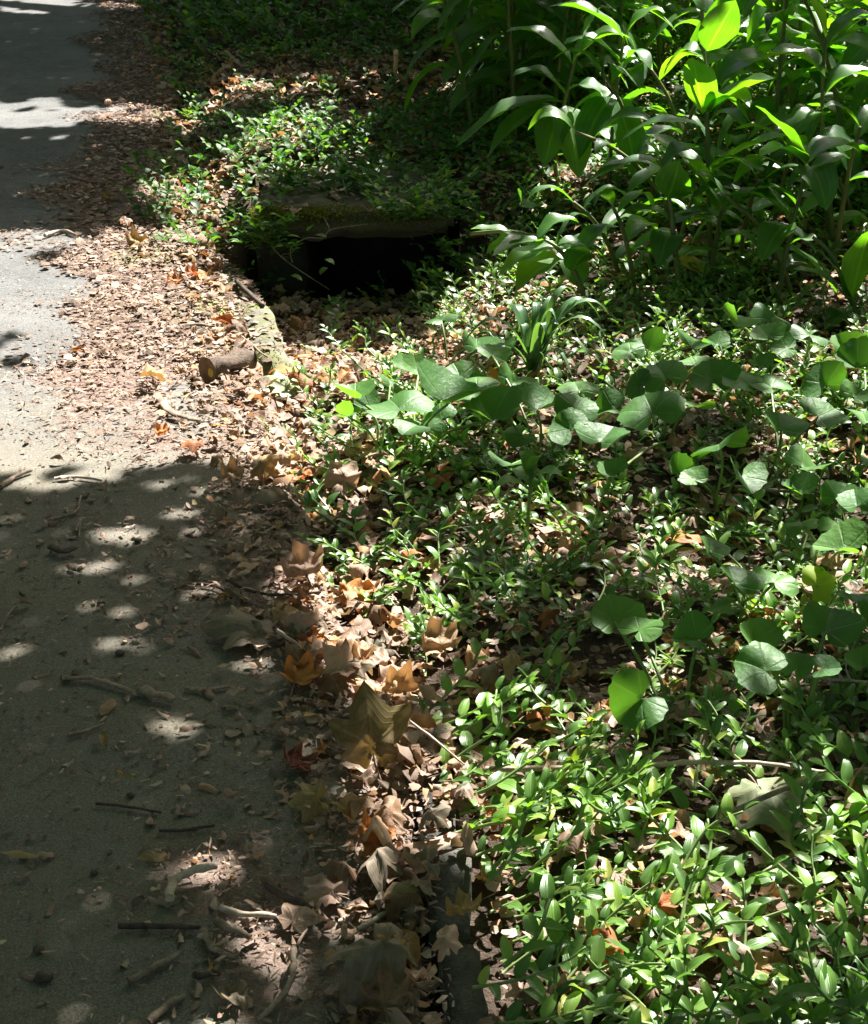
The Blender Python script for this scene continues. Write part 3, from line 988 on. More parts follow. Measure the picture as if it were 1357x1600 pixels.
# (px, py, size px, kind, variant, colour, spin deg, tilt rad, tilt direction deg, lift m, label)
HERO = [
    (588, 1312, 95, 'lobed', 5, 'orange', 40, .5, 20, .035, 'glowing orange curled dead leaf lying at the road edge above the ribbed pale leaf'),
    (582, 1165, 150, 'lobed', 0, 'olive brown', 10, 1.05, 5, .055, 'largest olive brown lobed leaf standing upright in the shaded litter'),
    (455, 1190, 80, 'lobed', 3, 'dark red', -60, .4, 90, .02, 'dark red crumpled leaf in shade beside the large olive leaf'),
    (497, 1250, 85, 'lobed', 1, 'ochre', 100, .45, 10, .02, 'flat yellow-ochre lobed leaf in the shaded litter below the red leaf'),
    (537, 1268, 70, 'lobed', 5, 'ochre', -40, .8, 50, .03, 'folded ochre leaf touching the flat yellow-ochre leaf'),
    (780, 1283, 85, 'lobed', 2, 'orange', 0, .3, 30, .03, 'bright orange leaf half covered by sunlit trailing sprigs'),
    (955, 1492, 95, 'lobed', 4, 'rust', 70, .6, 30, .03, 'rust orange leaf tilted under the sprigs near the bottom of the bed'),
    (1336, 1252, 100, 'lobed', 5, 'tan', 20, .7, 60, .04, 'big curled tan leaf at the right edge of the bed'),
    (1190, 1240, 150, 'lobed', 0, 'pale green', 200, .25, 0, .02, 'large pale green fallen leaf below the long pale twig'),
    (540, 752, 80, 'lobed', 1, 'pinkish tan', 30, .7, -10, .04, 'sunlit tan leaf standing on edge in the litter below the kidney leaves'),
    (478, 895, 100, 'lobed', 3, 'pinkish tan', 15, .55, -30, .04, 'star-shaped dry leaf with raised pale ribs at the road edge'),
    (545, 932, 90, 'lobed', 2, 'orange', -70, .35, 30, .03, 'orange lobed leaf just beyond the star-shaped dry leaf'),
    (400, 992, 130, 'lobed', 0, 'grey brown', 85, .25, 60, .015, 'wide flat grey brown leaf in shade left of the white twig'),
    (590, 1500, 170, 'lobed', 4, 'grey brown', 160, .3, 20, .04, 'large grey brown leaf heaped against the kerb end'),
    (520, 1395, 95, 'lobed', 1, 'pinkish tan', 60, .25, 20, .02, 'sunlit pinkish leaf with toothed lobes beside the dark stick'),
    (460, 1440, 80, 'lobed', 0, 'pinkish tan', -30, .25, 0, .015, 'pink sunlit leaf flat on the road beside the bright stick'),
    (168, 1107, 46, 'oval', 0, 'tan', 150, .3, 0, .008, 'curled tan leaf alone on the shaded road'),
    (196, 1206, 38, 'oval', 1, 'ochre', 70, .2, 0, .006, 'small curled ochre leaf on the shaded road'),
    (163, 1157, 34, 'oval', 2, 'ochre', 20, .3, 0, .006, 'thin ochre leaf curl on the road below the curled tan leaf'),
    (240, 1340, 52, 'oval', 0, 'ochre', 90, .2, 0, .006, 'squarish ochre leaf on the road beside the sunlit pebbly twig'),
    (325, 1232, 45, 'oval', 3, 'tan', 70, .15, 0, .006, 'small pinkish brown leaf pair on the shaded road'),
    (390, 1137, 50, 'oval', 4, 'brown', 80, .2, 0, .008, 'brown boat-shaped leaf at the rim of the shaded litter'),
    (35, 1338, 78, 'long', 0, 'ochre', 80, .05, 0, .006, 'long dull ochre leaf flat on the road at the left edge'),
    (62, 1008, 105, 'long', 1, 'grey brown', 65, .05, 0, .006, 'long grey leaf flat on the road near the left edge'),
    (362, 748, 62, 'lobed', 5, 'tan', 0, .5, 0, .025, 'brown crumpled leaf on the sunlit road edge casting a dark shadow'),
    (350, 508, 42, 'oval', 2, 'rust', 80, .3, 30, .015, 'rust red curled leaf lying on the mossy road edge'),
    (447, 607, 90, 'lobed', 0, 'pale green', 70, .2, 20, .03, 'pale yellow-green leaf in the litter below the log'),
    (440, 585, 60, 'oval', 5, 'orange', 100, .4, 30, .03, 'orange curled leaf at the end of the cut log'),
    (470, 597, 60, 'oval', 0, 'rust', 60, .5, 10, .04, 'rust curled leaf lying across the pale yellow-green leaf'),
    (215, 383, 55, 'lobed', 5, 'ochre', 20, .4, 0, .02, 'sunlit yellowish crumpled leaf on the debris band'),
    (272, 441, 36, 'lobed', 3, 'orange', 0, .3, 0, .012, 'small orange curled leaf on the sunlit debris band'),
    (168, 312, 34, 'lobed', 5, 'ochre', 0, .4, 0, .012, 'pale crumpled leaf in the shaded upper debris band'),
    (208, 262, 26, 'oval', 0, 'tan', 90, .2, 0, .008, 'small pale tan leaf highest on the shaded debris band'),
    (122, 552, 26, 'oval', 2, 'orange', 80, .2, 0, .006, 'small orange leaf at the edge of the clear asphalt'),
    (256, 676, 36, 'lobed', 3, 'orange', 50, .4, 0, .012, 'small orange leaf on the lit road below the curved bark strip'),
    (412, 735, 62, 'lobed', 4, 'ochre', 0, .7, 0, .03, 'yellowish upright leaf in litter beside the brown crumpled leaf'),
    (775, 615, 70, 'lobed', 6, 'orange', 10, 1.0, 0, .05, 'tan and orange star leaf standing among the kidney leaves'),
    (1085, 415, 62, 'oval', 0, 'yellow', 60, .5, 0, .04, 'yellow fallen leaf under the ginger stems'),
    (910, 815, 80, 'lobed', 2, 'tan', 40, .3, 0, .025, 'sunlit tan leaf behind the tall thin seedling'),
    (1062, 850, 80, 'oval', 5, 'rust', 85, .3, 0, .03, 'rust brown curled leaf in shade beside kidney leaves'),
    (945, 882, 50, 'oval', 2, 'ochre', 80, .4, 0, .025, 'ochre curled leaf in the shaded bed'),
    (860, 968, 55, 'lobed', 4, 'rust', 20, .5, 0, .025, 'dark rust leaf under shaded sprigs in the bed centre'),
    (690, 1010, 90, 'lobed', 3, 'tan', 30, .6, 10, .045, 'rolled orange-tan leaf standing in the pink-brown leaf heap'),
    (1030, 1420, 80, 'lobed', 1, 'rust', 10, .4, 0, .03, 'orange-brown leaf under sunlit sprigs right of bed centre'),
    (700, 735, 40, 'oval', 0, 'rust', 85, .2, 0, .02, 'small rust leaf under the kidney leaves by the road edge'),
    (465, 1060, 85, 'lobed', 3, 'orange', -20, .4, 0, .03, 'orange brown leaf at the road side of the sunlit leaf heap'),
    (540, 1045, 90, 'lobed', 7, 'pinkish tan', 60, .4, 30, .04, 'crinkled sunlit tan leaf on the leaf heap by the olive leaf'),
    (570, 1075, 85, 'oval', 3, 'tan', 80, .3, 0, .04, 'rolled tan leaf across the sunlit leaf heap'),
    (620, 1080, 90, 'lobed', 5, 'tan', -30, .5, 0, .04, 'tan leaf at the bed side of the sunlit leaf heap'),
    (485, 1005, 55, 'lobed', 3, 'orange', 0, .4, 0, .03, 'vivid orange scrap of leaf beside the white twig'),
    (880, 1565, 80, 'lobed', 5, 'pinkish tan', 0, .6, 0, .03, 'upright pink-brown leaf at the bottom edge of the bed'),
    (735, 1310, 60, 'oval', 1, 'pinkish tan', 10, .6, 0, .03, 'pale pink dry leaf standing beside the orange leaf'),
    (650, 1335, 190, 'long', 0, 'pinkish tan', 118, .2, 0, .03, 'ribbed pale pink dry leaf lying across the road edge'),
    (640, 1355, 120, 'lobed', 7, 'pinkish tan', 118, .25, 0, .02, 'broad pink-brown leaf under the ribbed pale leaf'),
    (700, 1480, 70, 'lobed', 4, 'pinkish tan', 30, .4, 0, .045, 'pinkish leaf on top of the kerb end'),
    (600, 1570, 110, 'lobed', 3, 'brown', 10, .4, 0, .03, 'brown curled leaf in shade at the foot of the kerb'),
    (470, 590, 1, 'oval', 0, 'tan', 0, 0, 0, 0, None),
]
nleaf = 0
for h in HERO:
    if h[10] is None:
        continue
    px, py, sz, kind, i, colr, spin, tilt, td, lift, lab = h
    p = G(px, py, 0)
    z = float(TOPZ(p.x, p.y)) + lift
    p = G(px, py, z)
    fallen_leaf(p, kind, i, sz / ppm(py, z), colr, math.radians(spin), tilt, math.radians(td), lab)
    nleaf += 1


def shard(seed, aspect, n=6, bend=.5):
    """an angular broken flake, about one unit long along y, centred"""
    r = np.random.default_rng(seed)
    th = np.sort((np.arange(n) + r.uniform(-.38, .38, n)) * 2 * math.pi / n)
    rad = r.uniform(.55, 1.1, n) * .5
    V = [(0, 0, .06)] + [(math.sin(t) * q * aspect, math.cos(t) * q, 0) for t, q in zip(th, rad)]
    V = np.array(V)
    V[:, 2] += bend * V[:, 1] ** 2 + r.uniform(-.3, .3) * V[:, 0] * V[:, 1] + r.uniform(-.03, .03, n + 1)
    F = np.array([(0, 1 + (i + 1) % n, 1 + i) for i in range(n)], np.int32)
    A = np.array([(v[0] / max(aspect, .1), v[1] + .5, 0) for v in V])
    return V, F, A


CHIP = [shard(80 + i, a, m, b) for i, (a, m, b) in enumerate(((.22, 5, .5), (.35, 6, -.5), (.6, 6, .7), (.12, 4, .3), (.8, 7, .9), (.45, 5, -.8), (.16, 5, -.6), (.28, 6, 1.0), (1.0, 7, .6), (.09, 4, .2)))]


# ---- litter density (per photograph pixel place)
def litter_density(x, y):
    d = x - edge_x(y)
    px, py = proj(x, y, 0)
    den = np.where(d > -.02, .55, 0)
    strip = np.exp(-((d - .02) / .16) ** 2)
    den = np.maximum(den, strip * .9)
    # litter spilled over the road side at the near end
    den = np.where((d < -.02) & (d > -.34) & (y < 3.4), np.maximum(den, .65 * np.exp(-((d + .02) / .12) ** 2) * (1 + .6 * noise2(x, y, 8, 2))), den)
    den = np.where((y > YM - 1.2) & (y < YM) & (x > edge_x(y)) & (x < MX1 + .1), 1.0, den)
    den = np.where(in_slab(x, y, .05), .12, den)
    den = np.where(inpoly(px, py, [(300, 150), (480, 160), (720, 140), (700, 220), (480, 225), (330, 200)]), 1.0, den)
    den = np.where(inpoly(px, py, [(700, 780), (960, 790), (900, 900), (700, 880)]), 1.0, den)
    den = np.where((d > .0) & (d < .085) & (y < 2.02), .07, den)
    return den


def scatter(n, x0, x1, y0, y1, dens):
    x = rng.uniform(x0, x1, n); y = rng.uniform(y0, y1, n)
    k = rng.uniform(0, 1, n) < dens(x, y)
    px, py = proj(x, y, 0)
    k &= (px > -260) & (px < 2000) & (py > -60) & (py < 1850)
    return x[k], y[k]


# 235 more single leaves, on top of the litter, near ones first
x, y = scatter(9000, -1.6, 2.2, 1.6, 6.2, lambda x, y: litter_density(x, y) * np.clip(3.2 / y, 0, 1) ** 2 * (.35 + .65 * (x - edge_x(y) < .35)))
px, py = proj(x, y, 0)
kk = (px > 5) & (px < 1352) & (py > 20) & (py < 1595) & ~in_slab(x, y, .03)
x, y = x[kk][:212], y[kk][:212]
todo = []
cols = ['tan', 'pinkish tan', 'brown', 'dark brown', 'tan', 'grey brown', 'rust', 'ochre', 'pinkish tan', 'brown', 'brown', 'tan', 'pinkish tan']
for i in range(len(x)):
    kind = random.choices(['lobed', 'oval'], [.55, .45])[0]
    vi = random.randrange(8 if kind == 'lobed' else 6)
    c = random.choice(cols)
    size = random.uniform(.045, .085) if kind == 'lobed' else random.uniform(.03, .065)
    z = float(TOPZ(x[i], y[i])) + random.uniform(.012, .034)
    o = fallen_leaf((x[i], y[i], z), kind, vi, size, c, random.uniform(0, 6.28), random.uniform(0, .5), random.uniform(0, 6.28))
    todo.append((o, f"{'small ' if size < .05 else ''}{c} {'lobed' if kind == 'lobed' else 'narrow'} dead leaf"))
# the sunlit heap at the road edge
for i in range(26):
    a_, b_ = random.uniform(450, 690), random.uniform(965, 1105)
    if i >= 18:
        a_, b_ = random.uniform(540, 700), random.uniform(1320, 1420)
    g = G(a_, b_, 0)
    c = random.choice(['tan', 'pinkish tan', 'tan', 'brown', 'grey brown', 'pinkish tan'])
    o = fallen_leaf((g.x, g.y, float(TOPZ(g.x, g.y)) + random.uniform(.02, .05)), 'lobed', random.choice([2, 3, 4, 5, 7]), random.uniform(.05, .085), c, random.uniform(0, 6.28), random.uniform(.05, .35), random.uniform(0, 6.28))
    todo.append((o, f'{c} crumpled leaf in the heap'))
label_by_place(todo)

# the rest of the litter: one mass
bag = Bag()
x, y = scatter(80000, -2.2, 3.6, 1.4, 9.6, lambda x, y: litter_density(x, y) * .62)
n = len(x)
z = TOPZ(x, y) + rng.uniform(.0, .024, n)
dd_ = x - edge_x(y)
size = rng.uniform(.022, .06, n) * np.where(dd_ < -.06, .7, np.where(dd_ < .22, 1.25, 1))
M = mats_from(np.stack([x, y, z], 1), rng.uniform(0, 6.28, n), rng.uniform(0, .55, n), rng.uniform(0, 6.28, n), size)
which = rng.integers(0, len(LOBED_LOW) + len(OVAL), n)
r = rng.uniform(0, 1, n)
for i, t in enumerate(LOBED_LOW + OVAL):
    kk = which == i
    t2 = t if i < len(LOBED_LOW) else (t[0] - np.array([0, .5, 0]), t[1], t[2])
    bag.add(t2, M[kk], r[kk])
x, y = scatter(90000, -1.2, 2.6, 1.4, 6.5, litter_density)
n = len(x)
M = mats_from(np.stack([x, y, TOPZ(x, y) + rng.uniform(.002, .026, n)], 1), rng.uniform(0, 6.28, n), rng.uniform(0, .6, n), rng.uniform(0, 6.28, n), rng.uniform(.012, .034, n))
which = rng.integers(0, 10, n); r = rng.uniform(0, 1, n)
for i, t in enumerate(CHIP):
    bag.add(t, M[which == i], r[which == i])
o = link('leaf_litter', bag.build('leaf_litter', M_DEADMIX))
tag(o, 'brown and tan dead leaf litter covering the bed and the drain hollow', 'leaf litter', kind='stuff')

# ------------------------------------------------------------------ bark and leaf debris on the road
bag = Bag()
x, y = scatter(420000, -2.6, .3, 1.5, 9.9, lambda x, y: debris_density(x, y) * .85)
n = len(x)
z = TOPZ(x, y) + .005 + rng.uniform(0, .012, n) * np.clip(debris_density(x, y) * 1.5, 0, 1)
size = (.008 + .030 * rng.uniform(0, 1, n) ** 2.2) * np.where(y < 3.4, .8, 1)
M = mats_from(np.stack([x, y, z], 1), rng.uniform(0, 6.28, n), rng.uniform(0, .35, n), rng.uniform(0, 6.28, n), size)
which = rng.integers(0, 10, n); r = rng.uniform(0, 1, n)
thin = np.array([0, 1, 3, 6, 7, 9])
nearc = y < 4.0
which = np.where(nearc, thin[rng.integers(0, 6, n)], which)
r = np.where(nearc, r * .55, r)
for i, t in enumerate(CHIP):
    bag.add(t, M[which == i], r[which == i])
LVb = np.array(LV).reshape(len(lp_), len(lprof), 3)
k = 1100
ii, jj, ff, gg = rng.integers(0, len(lp_) - 1, k), rng.integers(0, 4, k), rng.uniform(0, 1, k)[:, None], rng.uniform(0, 1, k)[:, None]
pm = (LVb[ii, jj] * (1 - ff) + LVb[ii + 1, jj] * ff) * (1 - gg) + (LVb[ii, jj + 1] * (1 - ff) + LVb[ii + 1, jj + 1] * ff) * gg + np.array([0, 0, .005])
keep = rng.uniform(0, 1, k) < smooth(noise2(pm[:, 0], pm[:, 1], 9, 1), -1.0, 1.0)
pm = pm[keep]; k = len(pm)
ML = mats_from(pm, rng.uniform(0, 6.28, k), rng.uniform(0, .3, k), rng.uniform(0, 6.28, k), .012 + .03 * rng.uniform(0, 1, k) ** 2)
for i in range(10):
    bag.add(CHIP[i], ML[i::10], rng.uniform(0, 1, len(ML[i::10])))
# whole scraps on the near road
x, y = scatter(5200, -1.3, .05, 1.5, 4.2, lambda x, y: (x - edge_x(y) < -.02) * (.06 + .22 * smooth(noise2(x, y, 5, 2), -.2, 1.4) + .35 * np.exp(-((x - edge_x(y)) / .2) ** 2)))
k = len(x)
MS = mats_from(np.stack([x, y, np.full(k, .007)], 1), rng.uniform(0, 6.28, k), rng.uniform(0, .3, k), rng.uniform(0, 6.28, k), rng.uniform(.014, .036, k))
for i in range(6):
    t = OVAL[i]
    bag.add((t[0] - np.array([0, .5, 0]), t[1], t[2]), MS[i::6], .15 + .5 * rng.uniform(0, 1, len(MS[i::6])))
o = link('bark_debris', bag.build('bark_debris', M_CHIP))
tag(o, 'reddish brown bark flakes and broken leaf bits strewn over the road', 'debris', kind='stuff')
x, y = scatter(60000, -1.6, .1, 1.5, 4.6, lambda x, y: (x - edge_x(y) < 0) * (.25 + .5 * smooth(noise2(x, y, 7, 1), -.6, 1.2)))
n = len(x)
M = mats_from(np.stack([x, y, np.full(n, .003)], 1), rng.uniform(0, 6.28, n), rng.uniform(0, .5, n), rng.uniform(0, 6.28, n), .003 + .009 * rng.uniform(0, 1, n) ** 2)
bag2 = Bag()
for i in range(4):
    bag2.add(CHIP[i * 2], M[i::4], .55 * rng.uniform(0, 1, len(M[i::4])))
o = link('road_grit', bag2.build('road_grit', M_CHIP))
tag(o, 'dark fine grit and leaf crumbs on the near shaded road', 'grit', kind='stuff')
bag = Bag()
x, y = scatter(2600, -1.6, .1, 1.5, 6.0, lambda x, y: .30 * (x - edge_x(y) < 0) + 0 * x)
n = len(x)
M = mats_from(np.stack([x, y, np.full(n, .006)], 1), rng.uniform(0, 6.28, n), rng.uniform(0, .3, n), rng.uniform(0, 6.28, n), .005 + .012 * rng.uniform(0, 1, n) ** 2)
bag.add(CHIP[1], M[::2], rng.uniform(0, 1, len(M[::2]))); bag.add(CHIP[4], M[1::2], rng.uniform(0, 1, len(M[1::2])))
o = link('pale_crumbs', bag.build('pale_crumbs', M_CRUMB))
tag(o, 'pale straw-coloured crumbs sprinkled over the road', 'crumbs', kind='stuff')

# ------------------------------------------------------------------ twigs, bark strips, log
def twig(pts, wpx, mat, name, cat, label, lifts=None, forks=(), flat=False):
    P = []
    for i, (a, b) in enumerate(pts):
        z = wpx / ppm(b) / 2 + (lifts[i] if lifts else .004)
        g = G(a, b, 0)
        z += max(0.0, float(TOPZ(g.x, g.y))) if g.x > edge_x(g.y) else 0
        P.append(G(a, b, z))
    c = P[0].copy()
    r0 = wpx / ppm(pts[0][1]) / 2
    Q = respline([p - c for p in P], 5)
    jit = random.Random(len(label))
    ln = (Q[-1] - Q[0]).length
    sd = Vector(((Q[-1] - Q[0]).y, -(Q[-1] - Q[0]).x, 0)).normalized()
    p1, p2 = jit.uniform(0, 6.28), jit.uniform(0, 6.28)
    Q = [q + sd * (ln * (.020 * math.sin(i * 4.5 / len(Q) + p1) + .004 * math.sin(i * 14.0 / len(Q) + p2))) for i, q in enumerate(Q)]
    Q = [q + Vector((jit.uniform(-1, 1), jit.uniform(-1, 1), jit.uniform(-.5, .5))) * r0 * .3 for q in Q]
    rad = [r0 * (1.08 - .35 * i / len(Q)) * jit.uniform(.88, 1.12) for i in range(len(Q))]
    t = tube(Q, rad, 7, len(Q), .12)
    if flat:
        V = t[0].copy()
        V[:, 2] *= .45
        t = (V, t[1], t[2])
    if not forks:
        o = link(name, make_mesh(name, *t, mat), None, c)
    else:
        o = link(name, None, None, c)
        link('stem', make_mesh('stem', *t, mat), o)
        for fk in forks:
            F_ = []
            for (a, b, lz) in fk:
                g = G(a, b, 0)
                F_.append(G(a, b, lz + max(0.0, float(TOPZ(g.x, g.y)))) - c)
            q = respline(F_, 4)
            link('side_shoot', make_mesh('side_shoot', *tube(q, [r0 * .62 * (1 - .5 * i / len(q)) for i in range(len(q))], 6, 3, .1), mat), o)
    return tag(o, label, cat, 'twigs and bark on the ground' if not flat else 'curved bark strips')


twig([(200, 1532), (238, 1513), (287, 1488)], 12, M_TWIG, 'twig', 'twig', 'brown bent twig on the road between the leaves, below the dark horizontal stick')
twig([(232, 1598), (259, 1575), (286, 1555)], 14, M_TWIG, 'twig', 'twig', 'thick pale twig running off the bottom edge of the picture')
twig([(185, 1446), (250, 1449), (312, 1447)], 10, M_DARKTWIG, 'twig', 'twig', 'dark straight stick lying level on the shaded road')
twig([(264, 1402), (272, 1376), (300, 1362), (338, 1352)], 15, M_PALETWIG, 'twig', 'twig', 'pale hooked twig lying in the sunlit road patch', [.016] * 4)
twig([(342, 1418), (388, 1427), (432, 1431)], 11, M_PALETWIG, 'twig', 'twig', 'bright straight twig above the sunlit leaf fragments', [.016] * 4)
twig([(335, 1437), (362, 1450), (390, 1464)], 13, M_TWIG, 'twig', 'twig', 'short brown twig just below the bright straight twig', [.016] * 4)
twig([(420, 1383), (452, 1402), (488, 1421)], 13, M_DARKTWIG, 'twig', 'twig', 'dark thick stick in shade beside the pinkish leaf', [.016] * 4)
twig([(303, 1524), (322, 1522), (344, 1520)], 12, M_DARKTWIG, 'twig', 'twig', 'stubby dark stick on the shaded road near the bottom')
twig([(462, 1478), (461, 1505), (452, 1535), (432, 1562), (402, 1592)], 11, M_TWIG, 'twig', 'twig', 'forked brown twig crossing the sunlit patch near the bottom', [.022] * 5,
     forks=[[(436, 1558, .016), (438, 1575, .012), (434, 1598, .01)], [(461, 1490, .016), (468, 1470, .03), (480, 1452, .02)]])
twig([(560, 1452), (588, 1434), (612, 1420)], 9, M_PALETWIG, 'twig', 'twig', 'pale thin twig beside the rolled bark piece', [.016] * 4)
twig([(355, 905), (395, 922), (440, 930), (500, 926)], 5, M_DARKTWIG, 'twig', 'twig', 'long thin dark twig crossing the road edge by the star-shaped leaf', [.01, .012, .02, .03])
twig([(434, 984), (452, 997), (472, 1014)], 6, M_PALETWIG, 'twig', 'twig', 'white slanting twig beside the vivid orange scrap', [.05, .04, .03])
twig([(82, 812), (118, 800), (125, 774)], 5, M_TWIG, 'twig', 'twig', 'thin bent twig on the dappled road at left')
twig([(118, 830), (126, 812), (124, 840)], 4, M_TWIG, 'twig', 'twig', 'tiny hooked twig beside the thin bent twig')
twig([(85, 748), (120, 745), (160, 750)], 5, M_PALETWIG, 'twig', 'twig', 'thin straight twig where the sunlit debris meets the shade')
twig([(0, 985), (12, 965), (26, 945)], 5, M_TWIG, 'twig', 'twig', 'thin upright-lying twig at the left edge above the long grey leaf')
twig([(0, 760), (24, 745), (50, 734)], 7, M_TWIG, 'twig', 'twig', 'brown twig at the left edge of the dappled road')
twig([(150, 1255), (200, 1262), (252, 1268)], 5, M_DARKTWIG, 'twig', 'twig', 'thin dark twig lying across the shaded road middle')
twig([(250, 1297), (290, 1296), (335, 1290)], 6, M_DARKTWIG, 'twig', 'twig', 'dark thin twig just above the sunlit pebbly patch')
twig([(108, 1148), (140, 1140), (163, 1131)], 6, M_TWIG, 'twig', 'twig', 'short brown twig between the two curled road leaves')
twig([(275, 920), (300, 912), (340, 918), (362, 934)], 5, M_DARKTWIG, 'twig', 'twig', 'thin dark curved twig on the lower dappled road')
twig([(100, 475), (150, 470), (185, 446)], 4, M_TWIG, 'twig', 'twig', 'thin twig on the sunlit debris band')
twig([(70, 368), (95, 360), (118, 366)], 6, M_PALETWIG, 'twig', 'twig', 'pale twig at the clear asphalt where sun meets shade')
twig([(140, 358), (160, 370), (178, 378)], 5, M_TWIG, 'twig', 'twig', 'brown twig beside the sunlit yellowish crumpled leaf')
twig([(92, 341), (150, 343), (205, 346)], 4, M_TWIG, 'twig', 'twig', 'long thin twig in the shaded debris just above the sunlit line')
twig([(640, 1128), (690, 1165), (730, 1196)], 4, M_PALETWIG, 'twig', 'twig', 'thin pale slanting twig right of the large olive leaf', [.06, .05, .05])
twig([(760, 1196), (930, 1201), (1050, 1196), (1130, 1198), (1200, 1196), (1290, 1206)], 9, M_PALETWIG, 'twig', 'twig', 'long pale twig lying level across the right bed', [.02, .03, .04, .05, .05, .03])
twig([(1130, 1272), (1210, 1240), (1290, 1216), (1370, 1200)], 9, M_TWIG, 'twig', 'twig', 'brown twig rising to the right edge over the pale green leaf', [.03, .04, .06, .08])
twig([(1255, 1056), (1300, 1062), (1370, 1068)], 6, M_PALETWIG, 'twig', 'twig', 'pale forked twig under the right-hand kidney leaves', [.06, .07, .07],
     forks=[[(1318, 1064, .075), (1300, 1035, .09), (1284, 1012, .10)], [(1330, 1064, .075), (1322, 1040, .09), (1338, 1000, .12)]])
twig([(1150, 760), (1250, 770), (1370, 782)], 6, M_TWIG, 'twig', 'twig', 'brown twig level at the right edge below the lime leaf stems', [.03, .03, .03])
twig([(1290, 715), (1296, 750), (1290, 800)], 5, M_DARKTWIG, 'twig', 'twig', 'thin dark upright stalk at the right beside kidney leaves', [.12, .08, .0])
twig([(372, 440), (395, 462), (408, 478)], 8, M_DARKTWIG, 'twig', 'twig', 'dark curved stick along the mossy edge above the hollow')
twig([(368, 515), (392, 535), (414, 558)], 4, M_TWIG, 'twig', 'twig', 'thin twig slanting over the mossy road edge')
twig([(282, 510), (310, 507), (335, 512)], 6, M_TWIG, 'twig', 'twig', 'short brown twig touching the rust leaf on the moss')
twig([(633, 82), (631, 120), (629, 158)], 5, M_PALETWIG, 'dry_stalk', 'stalk', 'dry straw-coloured stalk standing in the far clearing', [.42, .2, .0])
# curved bark strips
twig([(248, 614), (262, 640), (284, 652), (312, 657)], 13, M_TWIG, 'bark_strip', 'bark strip', 'curved tan bark strip on the sunlit bare road', flat=True)
twig([(98, 1060), (150, 1060), (190, 1072), (216, 1086)], 11, M_TWIG, 'bark_strip', 'bark strip', 'long curved pale bark strip on the shaded road', flat=True)
twig([(218, 1074), (245, 1084), (272, 1092)], 20, M_TWIG, 'bark_strip', 'bark strip', 'thick rolled bark strip at the end of the long strip', flat=True)
twig([(290, 1074), (325, 1078), (366, 1070)], 9, M_TWIG, 'bark_strip', 'bark strip', 'thin bowed bark strip right of the rolled strip', flat=True)
twig([(318, 1452), (330, 1478), (348, 1492), (372, 1498)], 13, M_TWIG, 'bark_strip', 'bark strip', 'grey curled bark strip left of the sunlit fragments', flat=True)
twig([(78, 855), (100, 862), (118, 855)], 14, M_DARKTWIG, 'bark_strip', 'bark strip', 'dark bark flake on the dappled road', flat=True)

# the short cut log
log = tag(link('log_piece', None, None, G(352, 568, 0)), 'short cut log with dark bark lying on the road by the moss', 'log')
a, b = G(324, 578, .031) - log.location, G(392, 560, .026) - log.location
q = [a.lerp(b, i / 9) for i in range(10)]
jr = random.Random(4)
link('bark', make_mesh('bark', *tube(q, [.027 - .0006 * i + jr.uniform(-.004, .003) for i in range(10)], 18, 2, .22, False), M_BARK), log)
axis = (b - a).normalized()
side = axis.cross(Vector((0, 0, 1))).normalized()
up2 = side.cross(axis)


def disc(cen, rad, n, seed, ax, bulge):
    r = np.random.default_rng(seed)
    V = [tuple(cen + ax * bulge)]
    for k in range(n):
        an = 2 * math.pi * k / n
        V.append(tuple(cen + side * (math.cos(an) * rad * r.uniform(.93, 1.03)) + up2 * (math.sin(an) * rad * r.uniform(.93, 1.03))))
    F = [(0, 1 + k, 1 + (k + 1) % n) for k in range(n)]
    return np.array(V), np.array(F, np.int32), np.zeros((n + 1, 3))


ax2 = -axis
cf = link('cut_face', make_mesh('cut_face', *disc(a - axis * .001, .0325, 16, 1, ax2, .004), M_CUT), log)
cf['label'] = 'brown sawn end of the log'
link('cut_face', make_mesh('cut_face', *disc(b + axis * .001, .024, 16, 2, axis, .003), M_BARK), log)
hv = link('yellow_patch', make_mesh('yellow_patch', *disc(a - axis * .0035 + side * .016 - up2 * .002, .011, 10, 3, ax2, .002), M_YELLOW), log)
hv['label'] = 'yellow patch on the sawn end'
# rolled bark piece beside the kerb
lp = tag(link('bark_roll', None, None, G(645, 1415, 0)), 'rolled bark piece lying beside the kerb end', 'bark')
a2, b2 = G(646, 1390, .022) - lp.location, G(641, 1442, .02) - lp.location
link('outer_bark', make_mesh('outer_bark', *tube([a2.lerp(b2, i / 7) for i in range(8)], [.011 + jr.uniform(-.001, .001) for i in range(8)], 10, 5, .1), M_BARK), lp)
link('rust_end', make_mesh('rust_end', *tube([b2.lerp(b2 + (b2 - a2) * .25, i / 2) for i in range(3)], [.0085, .007, .004], 8, 6, .15), M_CUT), lp)

# dark nuts and pebbles on the road
nuts = [(70, 1532, 13), (62, 1487, 9), (40, 1338, 7), (188, 1024, 7), (322, 498, 9), (306, 505, 7), (216, 847, 6), (148, 1366, 6), (160, 335, 9), (205, 1245, 6), (330, 1500, 7), (118, 1052, 5), (200, 672, 5), (127, 640, 6)]
NUT = []
for s in range(3):
    r = np.random.default_rng(s)
    V, F, A = tube([(0, 0, .02), (0, 0, .3), (0, 0, .8), (0, 0, 1.2), (0, 0, 1.45)], [.35, .85, 1, .8, .3], 9, s, .08)
    NUT.append(make_mesh('nut', V, F, A, M_STONE))
items = []
for i, (a_, b_, r_) in enumerate(nuts):
    o = link('seed_nut', NUT[i % 3], None, G(a_, b_, .001))
    s_ = r_ / ppm(b_)
    o.scale = (s_ * 1.15, s_, s_ * .85)
    o.rotation_euler.z = i
    tag(o, None, 'nut', 'dark nuts and pebbles on the road')
    items.append((o, 'round dark seed nut on the road'))
label_by_place(items)

